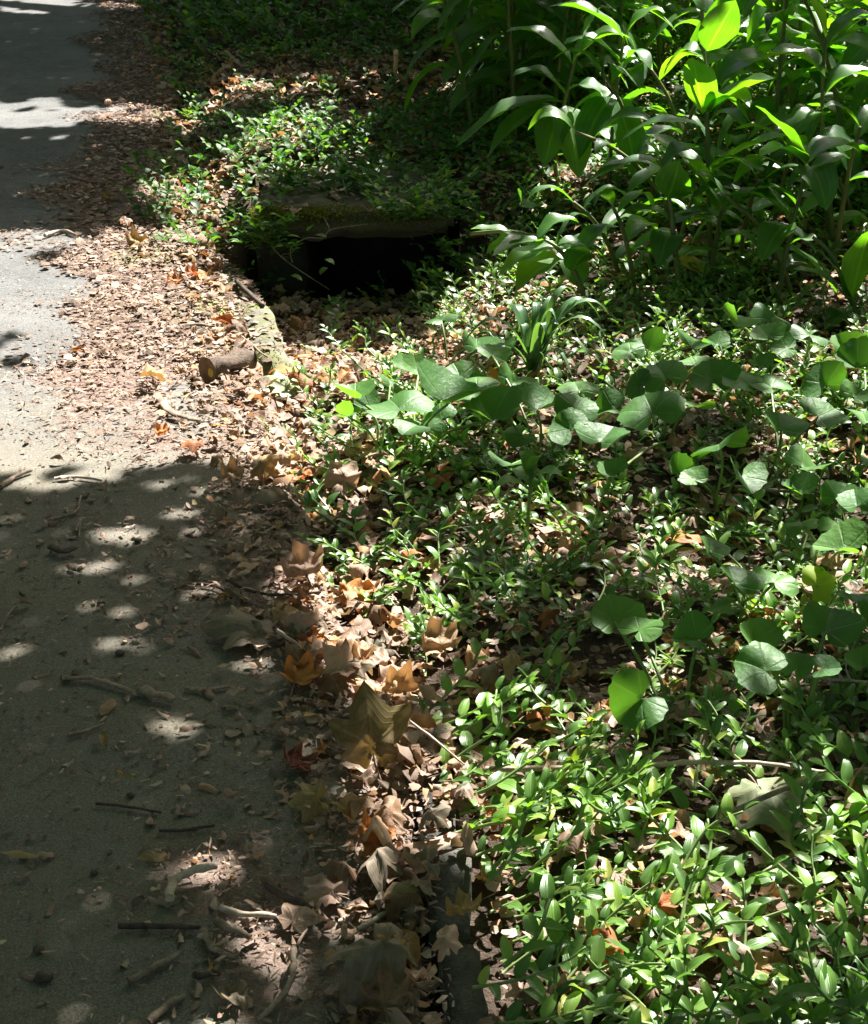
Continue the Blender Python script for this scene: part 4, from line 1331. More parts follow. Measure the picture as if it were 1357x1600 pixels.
# ------------------------------------------------------------------ trailing ground cover
TL = [strip_leaf(6, 5, w, .36, f, b, tw, 1e-3 + .10, 0, tc, 40 + i, 0, .95) for i, (w, f, b, tw, tc) in enumerate(((.19, .30, .6, .1, -.2), (.21, .22, .8, -.2, 0), (.18, .42, .4, .2, -.4), (.22, .15, 1.0, .0, 0), (.20, .35, .7, .3, -.3), (.18, .5, .5, -.3, 0)))]
TL_LOW = [strip_leaf(4, 3, w, .36, f, b, 0, 0, 0, 0, 60 + i) for i, (w, f, b) in enumerate(((.28, .30, .7), (.30, .2, 1.0), (.27, .42, .4), (.30, .15, 1.2), (.29, .3, .9), (.27, .45, .6)))]
TL_ME = [make_mesh('leaf', *t, M_SPRIG) for t in TL]


def frame(d, up):
    y = d.normalized()
    x = y.cross(up)
    if x.length < .05:
        x = y.cross(Vector((1, 0, 0)))
    x.normalize()
    z = x.cross(y)
    return Matrix(((x.x, y.x, z.x), (x.y, y.y, z.y), (x.z, y.z, z.z)))


def sprig_template(seed):
    r = random.Random(seed)
    L = r.uniform(.09, .15)
    h = r.uniform(.035, .085)
    pts = [Vector((0, 0, 0)), Vector((r.uniform(-.01, .01), L * .4, h * .35)), Vector((r.uniform(-.02, .02), L * .8, h * .8)), Vector((r.uniform(-.02, .02), L, h * 1.15))]
    path = respline(pts, 4)
    stem = tube(path, [.0028 - .0001 * i for i in range(len(path))], 5)
    n = r.randint(6, 9)
    leaves = []
    for i in range(n):
        t = .12 + .88 * i / (n - 1)
        p = path[min(int(t * (len(path) - 1)), len(path) - 1)]
        top = i >= n - 2
        sd = 1 if i % 2 else -1
        az = sd * r.uniform(.7, 1.35) * (.6 if top else 1)
        el = r.uniform(.05, .55) + (.35 if top else 0)
        d = Vector((math.sin(az) * math.cos(el), math.cos(az) * math.cos(el), math.sin(el)))
        s = r.uniform(.032, .050) * (.75 if top else 1) * (.8 + .2 * math.sin(t * 3))
        m = frame(d, Vector((r.uniform(-.3, .3), r.uniform(-.3, .3), 1)))
        M = m.to_4x4()
        M.translation = p
        leaves.append((r.randrange(6), M @ Matrix.Scale(s, 4)))
    return stem, leaves


SPR = [sprig_template(s) for s in range(14)]
SPR_STEM = [make_mesh('stem', *s[0], M_SSTEM) for s in SPR]


def cover_density(x, y):
    d = x - edge_x(y)
    px, py = proj(x, y, 0)
    den = np.where(d > .05, np.where(d < .24, .12, .45), 0.0)
    P = lambda poly, v: np.where(inpoly(px, py, poly), v, den)
    den = P([(560, 640), (1500, 480), (1500, 780), (900, 780), (680, 790), (660, 700)], .72)
    den = P([(430, 560), (590, 560), (600, 790), (430, 790)], .10)
    den = P([(480, 800), (700, 790), (700, 900), (520, 900)], .55)
    den = P([(500, 900), (900, 880), (900, 1120), (650, 1130), (540, 1000)], .75)
    den = P([(430, 880), (540, 880), (580, 990), (720, 1080), (640, 1210), (420, 1150)], .05)
    den = P([(690, 775), (980, 790), (930, 900), (700, 880)], .3)
    den = P([(900, 880), (1400, 850), (1400, 1130), (900, 1130)], .38)
    den = P([(640, 1130), (900, 1120), (1400, 1100), (1400, 1500), (1100, 1560), (760, 1500), (700, 1330), (640, 1230)], .95)
    den = P([(400, 1200), (600, 1200), (735, 1370), (785, 1600), (810, 1750), (300, 1750)], .0)
    den = P([(720, 1540), (1357, 1530), (1357, 1720), (720, 1720)], .40)
    # hollow before the drain
    den = np.where((y > YM - .75) & (y < YM + .005) & (x < MX1 - .12), .02, den)
    den = P([(400, 440), (640, 440), (680, 500), (640, 600), (430, 610)], .02)
    den = P([(672, 380), (770, 380), (770, 500), (690, 500)], 1.0)
    bank = (y > YM) & (y < 7.25) & (d > .0)
    den = np.where(bank, 1.0, den)
    den = np.where(in_slab(x, y), np.where((y < YM + .17) & (px > 420) & (px < 620), .02, 1.0), den)
    left = inpoly(px, py, [(225, 285), (330, 240), (420, 240), (420, 400), (330, 400), (245, 360)])
    den = np.where(left & (d > -.1), 1.0, den)
    den = np.where(inpoly(px, py, [(300, 140), (480, 150), (720, 135), (700, 225), (480, 240), (330, 210)]), .04, den)
    den = np.where((y > 7.7) & (d > .0) & ~inpoly(px, py, [(240, 150), (480, 150), (480, 225), (240, 205)]), 1.0, den)
    return np.where((d < .03) & ~(left & (d > -.1)), 0.0, den)


# near sprigs, one by one
def poisson(n, x0, x1, y0, y1, dens, rmin):
    x, y = scatter(n, x0, x1, y0, y1, dens)
    cell, out = {}, []
    for a, b in zip(x, y):
        i, j = int(a / rmin), int(b / rmin)
        if any((a - c) ** 2 + (b - e) ** 2 < rmin * rmin for ii in (i - 1, i, i + 1) for jj in (j - 1, j, j + 1) for c, e in cell.get((ii, jj), ())):
            continue
        cell.setdefault((i, j), []).append((a, b))
        out.append((a, b))
    return np.array(out)


pts = poisson(24000, -.3, 1.6, 1.55, 5.2, lambda x, y: cover_density(x, y) * (.12 + .88 * smooth(noise2(x, y, 6.5, 4), -.7, .6)), .032)
order = np.argsort(pts[:, 1])
pts = pts[order]
items, rest = [], []
for (a, b) in pts:
    ppx, ppy = proj(a, b, .05)
    sc = float(np.interp(b, [1.7, 2.1, 2.35, 3.2, 4.5], [1.06, 1.02, .82, .78, .78])) * random.uniform(.8, 1.15)
    rz = random.gauss(0, 1.6) if a - edge_x(b) > .26 or b > 2.5 else random.gauss(-1.4, .4)
    z = float(TOPZ(a, b)) + .006
    if len(items) < 300 and 10 < ppx < 1345 and ppy < 1590:
        i = random.randrange(14)
        root = link('trailing_sprig', None, None, (a, b, z))
        root.rotation_euler = (random.uniform(-.15, .15), random.uniform(-.15, .15), rz)
        root.scale = (sc,) * 3
        link('stem', SPR_STEM[i], root)
        for li, M in SPR[i][1]:
            lf = link('leaf', TL_ME[li], root)
            lf.matrix_local = M
        tag(root, None, 'ground cover plant', 'trailing sprigs in the near bed')
        items.append((root, ('short' if sc < .95 else 'leafy') + ' green trailing sprig'))
    else:
        rest.append((a, b, z, rz, sc))
bpy.context.view_layer.update()
label_by_place(items)


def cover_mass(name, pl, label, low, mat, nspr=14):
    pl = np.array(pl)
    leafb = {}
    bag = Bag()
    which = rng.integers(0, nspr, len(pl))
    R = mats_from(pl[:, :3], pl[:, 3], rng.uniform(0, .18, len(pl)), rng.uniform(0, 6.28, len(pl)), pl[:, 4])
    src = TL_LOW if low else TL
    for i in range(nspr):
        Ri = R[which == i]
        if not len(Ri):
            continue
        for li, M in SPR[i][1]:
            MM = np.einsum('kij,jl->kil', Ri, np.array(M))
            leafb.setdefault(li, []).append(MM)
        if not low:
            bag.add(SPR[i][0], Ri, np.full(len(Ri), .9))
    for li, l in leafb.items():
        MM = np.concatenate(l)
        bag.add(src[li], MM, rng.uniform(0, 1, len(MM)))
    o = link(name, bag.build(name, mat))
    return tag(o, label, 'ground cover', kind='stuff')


cover_mass('ground_cover', rest, 'green trailing ground cover filling the bed between road and ginger', False, M_SPRIG)

far = poisson(16000, -1.7, 3.4, YM - .25, 7.75, lambda x, y: np.where(y > YM - .02, cover_density(x, y), 0) , .040)
left_spill = poisson(900, -1.05, -.3, YM - .5, YM + .6, cover_density, .035)
far = np.concatenate([far, left_spill[left_spill[:, 1] < YM - .02]]) if len(left_spill) else far
fz = TOPZ(far[:, 0], far[:, 1])
hang = []
for k in range(26):
    u = random.uniform(610, 720)
    hang.append((GP(u, 340, YM).x, YM - random.uniform(-.04, .035), SLAB_TOP - random.uniform(0, .03) - (.10 if random.random() < .3 and u > 660 else 0), random.gauss(math.pi, .7), random.uniform(.7, 1.05)))
for k in range(26):
    hang.append((GP(random.uniform(385, 450), 360, YM).x, YM - random.uniform(-.02, .06), random.uniform(-.02, .10), random.gauss(math.pi, .8), random.uniform(.6, .95)))
for k in range(10):
    u = random.uniform(690, 745)
    hang.append((GP(u, 430, YM).x, YM - random.uniform(.02, .16), random.uniform(-.10, -.02), random.uniform(0, 6.28), random.uniform(.8, 1.1)))
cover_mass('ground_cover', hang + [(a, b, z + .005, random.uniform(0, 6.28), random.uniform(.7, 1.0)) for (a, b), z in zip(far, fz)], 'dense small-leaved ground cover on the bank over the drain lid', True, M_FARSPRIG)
far2 = poisson(12000, -1.9, 3.6, 7.7, 11.5, cover_density, .055)
fz = TOPZ(far2[:, 0], far2[:, 1])
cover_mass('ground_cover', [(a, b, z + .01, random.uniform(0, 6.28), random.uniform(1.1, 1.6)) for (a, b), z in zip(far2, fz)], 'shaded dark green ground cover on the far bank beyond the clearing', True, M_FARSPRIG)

# ------------------------------------------------------------------ kidney-leaved plants: (base px, [(leaf centre px, py, width px, spin deg, tilt, tilt dir deg, lime?)])
KME = [make_mesh('leaf', *kidney_leaf(s), M_KIDNEY) for s in range(8)]
KLIME = [make_mesh('leaf', *kidney_leaf(s), M_LIME) for s in (3, 5)]
KP = [
    ((640, 720), .13, [(555, 622, 85, 60, .35, 90), (625, 640, 120, 20, .3, 0), (700, 630, 125, -60, .2, 40), (655, 665, 100, 150, .3, 180), (655, 580, 75, 20, .5, 0), (770, 655, 110, 30, .2, 0)],
     'kidney-leaved plant nearest the road edge, wide flat leaves in full sun'),
    ((850, 740), .12, [(840, 640, 120, -30, .25, 0), (800, 725, 95, 160, .3, 180), (770, 555, 60, 0, .6, 0), (745, 610, 100, 60, .2, 0), (900, 640, 80, -20, .4, 20)],
     'kidney-leaved plant in front of the strap-leaved tuft'),
    ((1050, 720), .13, [(1020, 645, 140, 10, .45, 0), (1080, 635, 90, -60, .3, 60), (960, 740, 60, 50, .4, 0)], 'kidney-leaved plant with one wide pale sunlit leaf at bed centre'),
    ((1130, 790), .13, [(1125, 695, 120, 170, .55, 185), (1085, 750, 70, 40, .5, 0), (1160, 745, 90, 200, .3, 0), (1060, 742, 60, -40, .5, 0)], 'kidney-leaved plant with a broad ragged leaf folded at its notch'),
    ((1215, 760), .14, [(1220, 670, 85, 0, .4, 0), (1280, 650, 110, -50, .45, 20), (1255, 730, 90, -60, .5, 30), (1205, 605, 90, 30, .35, 0)], 'kidney-leaved plant right of the ragged leaf with a curled lime-edged leaf'),
    ((1150, 650), .12, [(1115, 595, 90, 10, .5, 0), (1170, 600, 90, 60, .4, 0), (1190, 575, 60, 20, .6, 0)], 'kidney-leaved plant with pale leaves in sun behind the wide pale leaf'),
    ((1010, 600), .10, [(1010, 545, 80, 10, .3, 0), (1080, 540, 90, -20, .3, 0), (985, 550, 60, 60, .5, 0)], 'kidney-leaved plant in the sun behind the strap-leaved tuft'),
    ((1260, 590), .12, [(1200, 525, 75, 20, .3, 0), (1265, 525, 90, -20, .35, 0), (1340, 575, 100, 60, .6, 20)], 'kidney-leaved plant under the right-hand ginger leaves'),
    ((1060, 1180), .12, [(1003, 1092, 112, 120, .75, 10), (960, 970, 95, 20, .55, 0), (1000, 985, 80, -60, .4, 0), (1090, 1000, 95, 70, .35, 0)], 'kidney-leaved plant with one big drooping shaded leaf'),
    ((1250, 1170), .15, [(1178, 1003, 80, 10, .8, -10), (1195, 1048, 115, 60, .5, 0), (1245, 1045, 75, -30, .75, 10), (1290, 985, 100, -20, .5, 0), (1285, 1045, 80, -100, .3, 30)], 'kidney-leaved plant with five pale leaves on long bare stalks'),
    ((1340, 1080), .14, [(1335, 940, 80, 0, .7, 0), (1310, 975, 90, 60, .4, 0), (1350, 1040, 70, 0, .4, 0), (1365, 990, 90, 0, .5, 0)], 'kidney-leaved plant at the right edge above the five pale leaves'),
    ((1170, 990), .12, [(1150, 915, 95, 20, .5, 0), (1210, 910, 85, -30, .4, 30), (1110, 860, 60, 0, .8, 0), (1135, 945, 70, 80, .4, 0)], 'kidney-leaved plant with dark holed leaves in shade'),
    ((1290, 900), .13, [(1255, 822, 55, 0, .6, 0), (1298, 830, 50, -60, .4, 0), (1320, 860, 110, 60, .2, 0)], 'kidney-leaved plant in shade below the right-hand brown twig'),
    ((1350, 700), .12, [(1345, 720, 60, 0, .5, 0), (1350, 560, 80, 0, .6, 0)], 'kidney-leaved plant half outside the picture at the right edge'),
    ((700, 560), .10, [(640, 575, 60, 30, .4, 0), (745, 545, 70, 0, .4, 0), (690, 500, 60, 30, .3, 0), (790, 545, 60, 0, .4, 0)], 'kidney-leaved plant at the rim of the drain hollow in sun'),
    ((600, 700), .10, [(580, 640, 80, 100, .5, 30), (610, 600, 70, 20, .6, 0), (545, 650, 60, 60, .6, 90)], 'small kidney-leaved plant leaning over the litter at the road edge'),
    ((920, 720), .12, [(890, 670, 85, 40, .6, 0), (940, 690, 90, -30, .5, 0), (905, 610, 75, 10, .6, 0), (960, 640, 70, 80, .4, 0)], 'kidney-leaved plant between the tuft and the wide pale leaf'),
    ((1060, 640), .11, [(1040, 590, 80, 20, .6, 0), (1090, 570, 70, -50, .5, 0), (1000, 600, 70, 60, .6, 0)], 'kidney-leaved plant close behind the wide pale leaf'),
    ((1180, 560), .11, [(1150, 510, 70, 10, .5, 0), (1205, 500, 75, -30, .6, 0), (1120, 540, 70, 40, .5, 0), (1230, 545, 70, 80, .5, 0)], 'kidney-leaved plant at the foot of the leaning ginger stem'),
    ((1310, 660), .12, [(1290, 600, 85, 0, .6, 0), (1335, 620, 80, -40, .5, 0), (1320, 550, 75, 30, .6, 0), (1355, 660, 80, 0, .5, 0)], 'kidney-leaved plant at the right edge beyond the lime-edged leaf'),
    ((780, 640), .11, [(720, 590, 80, 20, .5, 0), (690, 655, 75, 60, .5, 30), (800, 600, 70, -20, .6, 0), (815, 680, 75, 120, .4, 0)], 'kidney-leaved plant at the foot of the strap-leaved tuft'),
    ((1290, 800), .12, [(1250, 770, 70, 30, .6, 0), (1310, 780, 75, -30, .5, 0), (1340, 790, 80, 0, .6, 0)], 'kidney-leaved plant under the level brown twig at right'),
    ((830, 360), .12, [(815, 320, 55, 0, .9, 0)], 'single kidney leaf in deep shade under the ginger'),
]
for bi, ((bx, by), hgt, lv, lab) in enumerate(KP):
    base = G(bx, by, 0)
    base.z = float(TOPZ(base.x, base.y))
    root = tag(link('kidney_leaf_plant', None, None, base), lab, 'plant', 'kidney-leaved plants in the bed')
    for li, (lx, ly, w, spin, tilt, td) in enumerate(lv):
        r = random.Random(bi * 31 + li)
        z = base.z + hgt * r.uniform(.8, 1.15)
        c = G(lx, ly, z)
        # keep the leaf over its own plant: pull the distance towards the base
        if abs(c.y - base.y) > .30:
            c = GP(lx, ly, base.y + (.30 if c.y > base.y else -.30))
            c.z = max(c.z, base.z + .04)
        sc = w / (FPX / (c - Vector((0, 0, HC))).length) * r.uniform(.64, .92)
        lf = link('leaf', KME[r.randrange(8)], root)
        # tilt towards the viewer so that the blade shows its face
        M = mats_from(np.array([tuple(c - base)]), np.array([math.radians(spin)]), np.array([tilt * r.uniform(.3, 1.5)]), np.array([math.radians(td + r.gauss(0, 45))]), np.array([sc]))[0]
        lf.matrix_local = Matrix(M.tolist())
        cc = c - base
        q = respline([(0.01 * li - .02, 0.005 * li, -.01), (cc.x * .45, cc.y * .45, cc.z * .62), tuple(cc + Vector((0, 0, -.002)))], 5)
        link('leaf_stalk', make_mesh('leaf_stalk', *tube(q, [.0028] * len(q), 5), M_SSTEM), root)

# lime leaf
root = tag(link('lime_seedling', None, None, G(1262, 960, .03)), 'small seedling with one glowing lime green leaf at the right', 'plant')
for j, (lx, ly, w, spin, ti) in enumerate(((1278, 915, 60, -60, .7), (1270, 955, 36, 160, .5))):
    c = GP(lx, ly, root.location.y - .02 * j)
    M = mats_from(np.array([tuple(c - root.location)]), np.array([math.radians(spin)]), np.array([ti]), np.array([0.0]), np.array([w / ppm(ly)]))[0]
    link('leaf', KLIME[j], root).matrix_local = Matrix(M.tolist())
    cc = c - root.location
    link('leaf_stalk', make_mesh('leaf_stalk', *tube(respline([(0, 0, -.03), tuple(cc * .6), tuple(cc)], 4), [.002] * 9, 5), M_SSTEM), root)

# ------------------------------------------------------------------ strap-leaved tuft, grass tufts, seedling
def tuft(name, bx, by, blades, label, mat, cat, wpx):
    base = G(bx, by, 0)
    base.z = float(TOPZ(base.x, base.y))
    base = Vector((base.x, base.y, base.z))
    root = tag(link(name, None, None, base), label, cat)
    for i, (tx, ty, dep, arch) in enumerate(blades):
        T = GP(tx, ty, base.y + dep) - base
        T.z = max(T.z, -.0 + .01)
        C = Vector((T.x * .45, T.y * .45, T.z + arch))
        B = Vector((random.uniform(-.012, .012), random.uniform(-.012, .012), -.005))
        t = arc_leaf(B, C, T, wpx / ppm(by) / 2, fold=.3, nv=11, nu=3, peak=.38, wave=0, seed=i)
        link('blade', make_mesh('blade', *t, mat), root)
    return root


tuft('strap_leaf_tuft', 833, 602, [(765, 500, .05, .14), (720, 545, -.05, .16), (795, 490, .10, .10), (840, 480, .12, .08), (872, 468, .10, .06), (900, 462, .08, .10), (940, 500, .05, .16), (975, 520, .02, .20),
                                   (960, 545, -.05, .17), (930, 575, -.08, .15), (895, 590, -.08, .12), (885, 540, .0, .14), (745, 580, -.08, .12), (870, 505, -.02, .1), (905, 530, .05, .15), (955, 495, .12, .16), (810, 520, .04, .08), (855, 530, -.06, .1)],
     'tuft of arching dark green strap leaves in the bed', M_STRAP, 'plant', 15)
tuft('grass_tuft', 1228, 1600, [(1205, 1530, .02, .03), (1225, 1500, 0, .02), (1240, 1520, .02, .02), (1265, 1545, 0, .05), (1180, 1560, 0, .05), (1250, 1575, -.03, .03)], 'small bright green grass tuft at the bottom edge of the bed', M_STRAP, 'grass', 9)
tuft('grass_tuft', 1345, 1600, [(1300, 1540, .02, .05), (1330, 1510, 0, .04), (1350, 1500, .02, .03), (1290, 1570, 0, .05), (1370, 1520, 0, .05)], 'dark green grass tuft in the bottom right corner', M_STRAP, 'grass', 11)
tuft('grass_sprout', 505, 190, [(516, 136, .0, .10), (509, 165, 0.02, .06)], 'single bright green grass blade upright in the far clearing', M_LIME, 'grass', 9)
tuft('grass_tuft', 405, 185, [(380, 150, .02, .06), (420, 150, .0, .06), (440, 165, 0, .05), (395, 145, .05, .05), (370, 165, -.05, .05)], 'sparse olive grass tuft in the far litter', M_STRAP, 'grass', 4)
# tall thin seedling
sb = G(822, 856, .0)
root = tag(link('seedling', None, None, (sb.x, sb.y, float(TOPZ(sb.x, sb.y)))), 'upright seedling with narrow drooping leaves at the bed centre', 'plant')
rl = root.location.copy()
top = GP(830, 735, sb.y) - rl
q = respline([(0, 0, 0), tuple(GP(826, 800, sb.y) - rl), tuple(top)], 5)
link('stem', make_mesh('stem', *tube(q, [.0045 - .0002 * i for i in range(len(q))], 6), M_SSTEM), root)
for j, (tx, ty, dy, w) in enumerate(((775, 760, -.03, .022), (850, 760, .03, .02), (800, 735, .05, .02), (880, 745, -.03, .02), (815, 705, .02, .018), (845, 715, -.02, .016), (862, 795, .0, .024))):
    B = top * (.75 + .04 * j)
    T = GP(tx, ty, sb.y + dy) - rl
    C = (B + T) / 2 + Vector((0, 0, .03))
    link('leaf', make_mesh('leaf', *arc_leaf(B, C, T, w, nv=8, seed=j), M_KIDNEY), root)

# bare twig with small leaves in front of the drain
tb = GP(411, 362, YM - .06)
root = tag(link('leafy_twig', None, None, tb), 'bare pale branching twig with a few small leaves before the drain lid', 'twig')


def tw(pts, r0):
    q = respline([tuple(GP(a, b, YM - c) - tb) for a, b, c in pts], 4)
    link('branch', make_mesh('branch', *tube(q, [r0 * (1 - .5 * i / len(q)) for i in range(len(q))], 6, 1, .1), M_TWIG), root)


tw([(411, 362, .06), (431, 392, .08), (459, 416, .10), (516, 453, .10)], .002)
tw([(457, 410, .10), (455, 388, .11), (480, 372, .11), (504, 372, .10), (520, 358, .09), (575, 350, .08)], .002)
tw([(516, 360, .09), (512, 350, .08), (506, 339, .07)], .002)
for j, (a, b, dx, dy) in enumerate(((433, 350, 14, -10), (440, 340, -12, -4), (425, 348, -14, 4), (480, 362, 10, -8), (490, 368, 14, 2), (470, 372, -14, -2), (455, 430, 12, 6), (448, 437, -10, 2), (508, 405, 10, 6), (512, 418, -8, 8), (446, 385, -12, 2))):
    B = GP(a, b, YM - .1) - tb
    T = GP(a + dx * 1.5, b + dy * 1.5, YM - .12) - tb
    link('leaf', make_mesh('leaf', *arc_leaf(B, (B + T) / 2 + Vector((0, 0, .006)), T, .012, nv=6, seed=j), M_SPRIG), root)

# ------------------------------------------------------------------ ginger
def ginger(base, path, leaves, label, seed, r0=.007):
    root = tag(link('ginger_plant', None, None, base), label, 'plant', 'tall leafy ginger stems')
    q = respline([tuple(p - base) for p in path], 5)
    link('stem', make_mesh('stem', *tube(q, [r0 * (1.1 - .5 * i / len(q)) for i in range(len(q))], 7, seed), M_GSTEM), root)
    for i, (B, C, T, w, roll) in enumerate(leaves):
        t = arc_leaf(B - base, C - base, T - base, w, fold=random.uniform(.1, .4), nv=11, nu=5, peak=.42, wave=.10, roll=roll, seed=seed * 17 + i)
        link('leaf', make_mesh('leaf', *t, M_GINGER), root)
    return root


def auto_leaves(path, r, n, az, t0=.3, L0=.33, wfac=.118):
    P = respline(path, 8)
    out = []
    for i in range(n):
        t = t0 + (1 - t0) * i / max(1, n - 1)
        p = P[min(int(t * (len(P) - 1)), len(P) - 1)]
        a = az + (math.pi if i % 2 else 0) + r.gauss(0, .45)
        L = L0 * r.uniform(.8, 1.2) * (.8 if i == n - 1 else 1)
        o = Vector((math.cos(a), math.sin(a), 0))
        top = .25 if i >= n - 2 else 0
        C = p + o * (.42 * L) + Vector((0, 0, L * (r.uniform(.18, .38) + top)))
        T = p + o * (r.uniform(.62, .88) * L) + Vector((0, 0, L * (r.uniform(-.45, .05) + top * 1.2)))
        out.append((p.copy(), C, T, L * wfac * r.uniform(.9, 1.2), r.gauss(0, .35)))
    return out


def pxleaf(bx, by, tx, ty, y, dy, w_px, arch=.05, roll=0.0):
    B = GP(bx, by, y)
    T = GP(tx, ty, y + dy)
    C = (B + T) / 2 + Vector((0, 0, arch))
    return (B, C, T, w_px / (FPX / (y / CS)) / 2 * 1.15, roll)


def hero_ginger(pts, leaves, label, seed, auto=0, az=0.0, r0=.007):
    b = G(*pts[0], 0)
    b.z = float(TOPZ(b.x, b.y))
    y = b.y
    path = [b] + [GP(a, c, y + .02 * i) for i, (a, c) in enumerate(pts[1:])]
    lv = [pxleaf(l[0], l[1], l[2], l[3], y, l[4], l[5], l[6] if len(l) > 6 else .05, l[7] if len(l) > 7 else 0) for l in leaves]
    if auto:
        lv += auto_leaves(path, random.Random(seed), auto, az)
    return ginger(b, path, lv, label, seed, r0)


# stems that can be told apart; a leaf is (base x, y, tip x, y, depth change, width px, arch m, roll)
hero_ginger([(1112, 450), (1108, 330), (1105, 180), (1098, 40), (1092, -160)],
            [(1105, 80, 1150, 0, -.05, 46, .0, 1.2), (1100, 95, 1037, 118, .03, 46, .09), (1105, 178, 1212, 122, -.05, 52, .03), (1098, 178, 1082, 90, -.1, 44, .02), (1108, 178, 1172, 168, -.12, 46, .07),
             (1098, 200, 965, 222, .02, 34, .07), (1112, 262, 1240, 210, -.1, 44, .03), (1112, 268, 1195, 268, -.14, 40, .05), (1108, 290, 1010, 210, .1, 40, .04), (1104, 20, 1040, -20, .1, 50, .06), (1112, 300, 1068, 245, -.05, 46, .02), (1110, 300, 1130, 345, -.1, 30, .06)],
            'tallest sunlit ginger stem with a glowing yellow-green leaf at its top', 1)
hero_ginger([(1062, 480), (1052, 360), (1044, 300), (1030, 246)],
            [(1032, 250, 912, 292, -.05, 30, .05), (1034, 262, 925, 268, -.02, 20, .04), (1036, 262, 1095, 236, .02, 44, .05), (1044, 310, 1062, 250, -.1, 50, -.02, .8), (1050, 345, 960, 345, .0, 34, .06), (1052, 350, 1150, 345, .03, 36, .05), (1030, 248, 1005, 228, .0, 30, .03), (1052, 370, 1030, 420, -.1, 44, .07)],
            'short ginger stem with pale yellow leaf tips reaching left', 2)
hero_ginger([(1212, 490), (1232, 380), (1262, 258)],
            [(1262, 258, 1180, 165, -.05, 44, .03), (1260, 258, 1185, 245, -.1, 38, .06), (1262, 260, 1292, 330, -.1, 52, .05), (1235, 342, 1150, 300, .02, 44, .04), (1232, 350, 1190, 410, -.08, 48, .04), (1232, 385, 1280, 378, -.05, 32, .03), (1228, 388, 1310, 465, .0, 38, .05), (1262, 255, 1345, 240, .06, 48, .07)],
            'leaning ginger stem right of the tallest stem, leaves hanging at its tip', 3)
hero_ginger([(918, 500), (905, 440), (868, 385), (800, 362), (735, 365)],
            [(868, 388, 778, 432, -.06, 44, .03), (880, 405, 806, 456, -.08, 56, .03), (850, 378, 770, 400, -.1, 34, .03), (840, 372, 905, 348, .04, 36, .05), (895, 425, 925, 395, -.05, 44, .03, .5), (820, 368, 760, 398, -.05, 32, .02), (895, 420, 950, 350, .05, 40, .04), (905, 450, 880, 385, .1, 40, .04), (800, 362, 735, 358, 0, 24, .01), (870, 385, 960, 420, .02, 44, .06)],
            'low arching ginger stem bending toward the drain, leaves in full sun', 4)
hero_ginger([(1228, 300), (1220, 150), (1190, 80), (1160, 25)],
            [(1165, 30, 1230, 70, -.05, 40, .05), (1160, 25, 1110, 10, 0, 40, .04), (1175, 50, 1200, -20, 0, 40, .03), (1200, 100, 1125, 80, .1, 40, .06)], 'thin slanting ginger stem behind the tallest stem', 5, 4, 0.3)
hero_ginger([(1345, 520), (1330, 470), (1300, 400), (1270, 370)],
            [(1335, 480, 1275, 390, .0, 36, .04), (1340, 490, 1240, 420, .0, 36, .06), (1330, 470, 1360, 360, -.05, 44, .03), (1340, 500, 1290, 520, -.1, 40, .06)], 'ginger shoot at the right edge with long leaves near the ground', 6)
hero_ginger([(872, 345), (868, 250), (880, 170), (900, 90)],
            [(880, 160, 712, 232, -.1, 40, .09), (876, 170, 760, 250, -.15, 36, .10), (880, 175, 850, 262, -.12, 48, .05), (885, 165, 905, 280, -.15, 50, .04), (885, 150, 800, 120, 0, 44, .08), (895, 100, 790, 50, .05, 40, .08), (895, 100, 985, 60, 0, 44, .08), (890, 140, 960, 170, -.05, 44, .08), (900, 90, 940, 10, 0, 40, .03)],
            'shaded ginger stem at the left of the clump with long hanging leaves', 7)
hero_ginger([(950, 350), (955, 230), (965, 130), (975, 60)],
            [(960, 150, 905, 250, -.1, 50, .06), (962, 150, 1000, 300, -.12, 46, .06), (968, 120, 1000, 140, -.1, 44, .07), (970, 100, 880, 70, 0, 44, .08), (975, 60, 860, 10, 0, 40, .06), (975, 60, 1040, 20, 0, 40, .07), (958, 220, 880, 230, .05, 46, .06), (956, 220, 1030, 215, .1, 44, .06)],
            'shaded ginger stem with a broad hanging leaf beside the dark hollow', 8)
hero_ginger([(1300, 420), (1295, 300), (1285, 180), (1290, 60)],
            [(1288, 200, 1345, 300, -.08, 52, .06), (1290, 180, 1230, 230, -.1, 44, .08), (1288, 150, 1370, 130, 0, 52, .08), (1290, 120, 1190, 95, .05, 52, .07), (1290, 80, 1360, 20, 0, 48, .05), (1292, 260, 1370, 250, .0, 46, .08), (1290, 60, 1250, -20, 0, 40, .03)],
            'ginger stem in the right-hand mass with a wide blue-green leaf', 9)
r = random.Random(21)
spots = []
while len(spots) < 104:
    y = r.uniform(5.0, 10.2)
    lo = GP(860 if y < 6.5 else 725, 200, y).x
    x = r.uniform(lo, GP(1450, 200, y).x)
    a, b = proj(x, y, .1)
    if a > 1470 or any((x - c) ** 2 + (y - d) ** 2 < .14 ** 2 for c, d in spots):
        continue
    if y < 5.9 and a < 1170:
        continue
    spots.append((x, y))
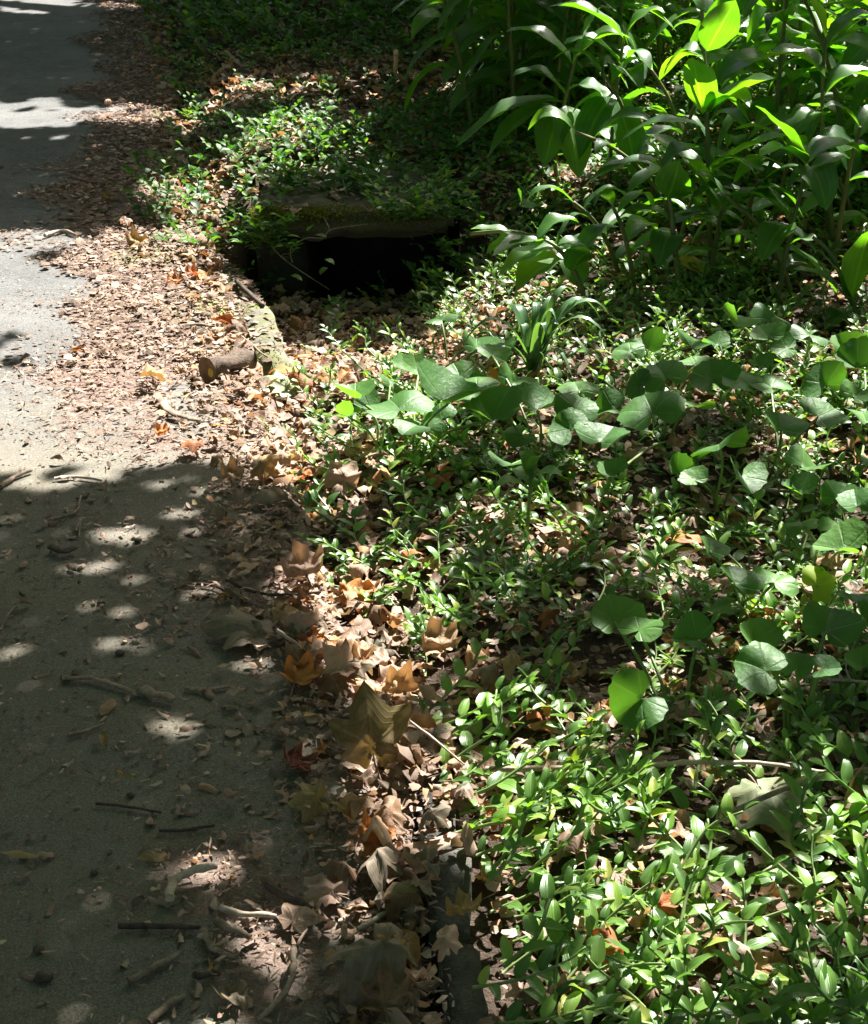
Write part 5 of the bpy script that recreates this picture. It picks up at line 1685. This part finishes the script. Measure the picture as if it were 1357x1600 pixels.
for _ in range(600):
    if len(spots) >= 136:
        break
    y = r.uniform(5.75, 7.6)
    x = GP(r.uniform(715, 1010), 200, y).x
    if any((x - c) ** 2 + (y - d) ** 2 < .12 ** 2 for c, d in spots):
        continue
    spots.append((x, y))
low = []
for _ in range(300):
    if len(low) >= 16:
        break
    y = r.uniform(4.45, 5.25)
    x = GP(r.uniform(960, 1400), 400, y).x
    if any((x - c) ** 2 + (y - d) ** 2 < .13 ** 2 for c, d in spots):
        continue
    spots.append((x, y)); low.append((x, y))
for _ in range(400):
    if len(spots) >= 160:
        break
    y = r.uniform(5.0, 5.9)
    x = GP(r.uniform(1165, 1440), 300, y).x
    if any((x - c) ** 2 + (y - d) ** 2 < .13 ** 2 for c, d in spots):
        continue
    spots.append((x, y))
spots.sort(key=lambda s: s[1])
items = []
for i, (x, y) in enumerate(spots):
    z = float(TOPZ(x, y))
    hgt = r.uniform(.22, .40) if (x, y) in low else r.uniform(.35, .8) if y < 5.7 else r.uniform(.55, 1.05) if y < 6.5 else r.uniform(.6, 1.2)
    lean = Vector((r.gauss(-.08, .12), r.gauss(-.10, .10), 0))
    b = Vector((x, y, z))
    path = [b, b + Vector((0, 0, hgt * .4)) + lean * .25, b + Vector((0, 0, hgt * .75)) + lean * .6, b + Vector((0, 0, hgt)) + lean]
    n = r.randint(10, 14)
    o = ginger(b, path, auto_leaves(path, r, n if (x, y) not in low else 6, r.gauss(0.1, .7), .22, .20 if (x, y) in low else .28), None, 100 + i)
    ax, ay = proj(x, y, z + hgt * .6)
    items.append((float(ax), y, o))
rows = [('low front', 0, 5.3), ('front', 5.3, 6.2), ('second', 6.2, 7.4), ('third', 7.4, 8.3), ('fourth', 8.3, 9.2), ('rearmost', 9.2, 20)]
NUM = [ordinal(k) for k in range(1, 59)]
for nm, a, b in rows:
    l = sorted([t for t in items if a <= t[1] < b], key=lambda t: t[0])
    for i, t in enumerate(l):
        t[2]['label'] = f'{NUM[i]} leafy ginger stem from the drain side in the {nm} row of the clump'
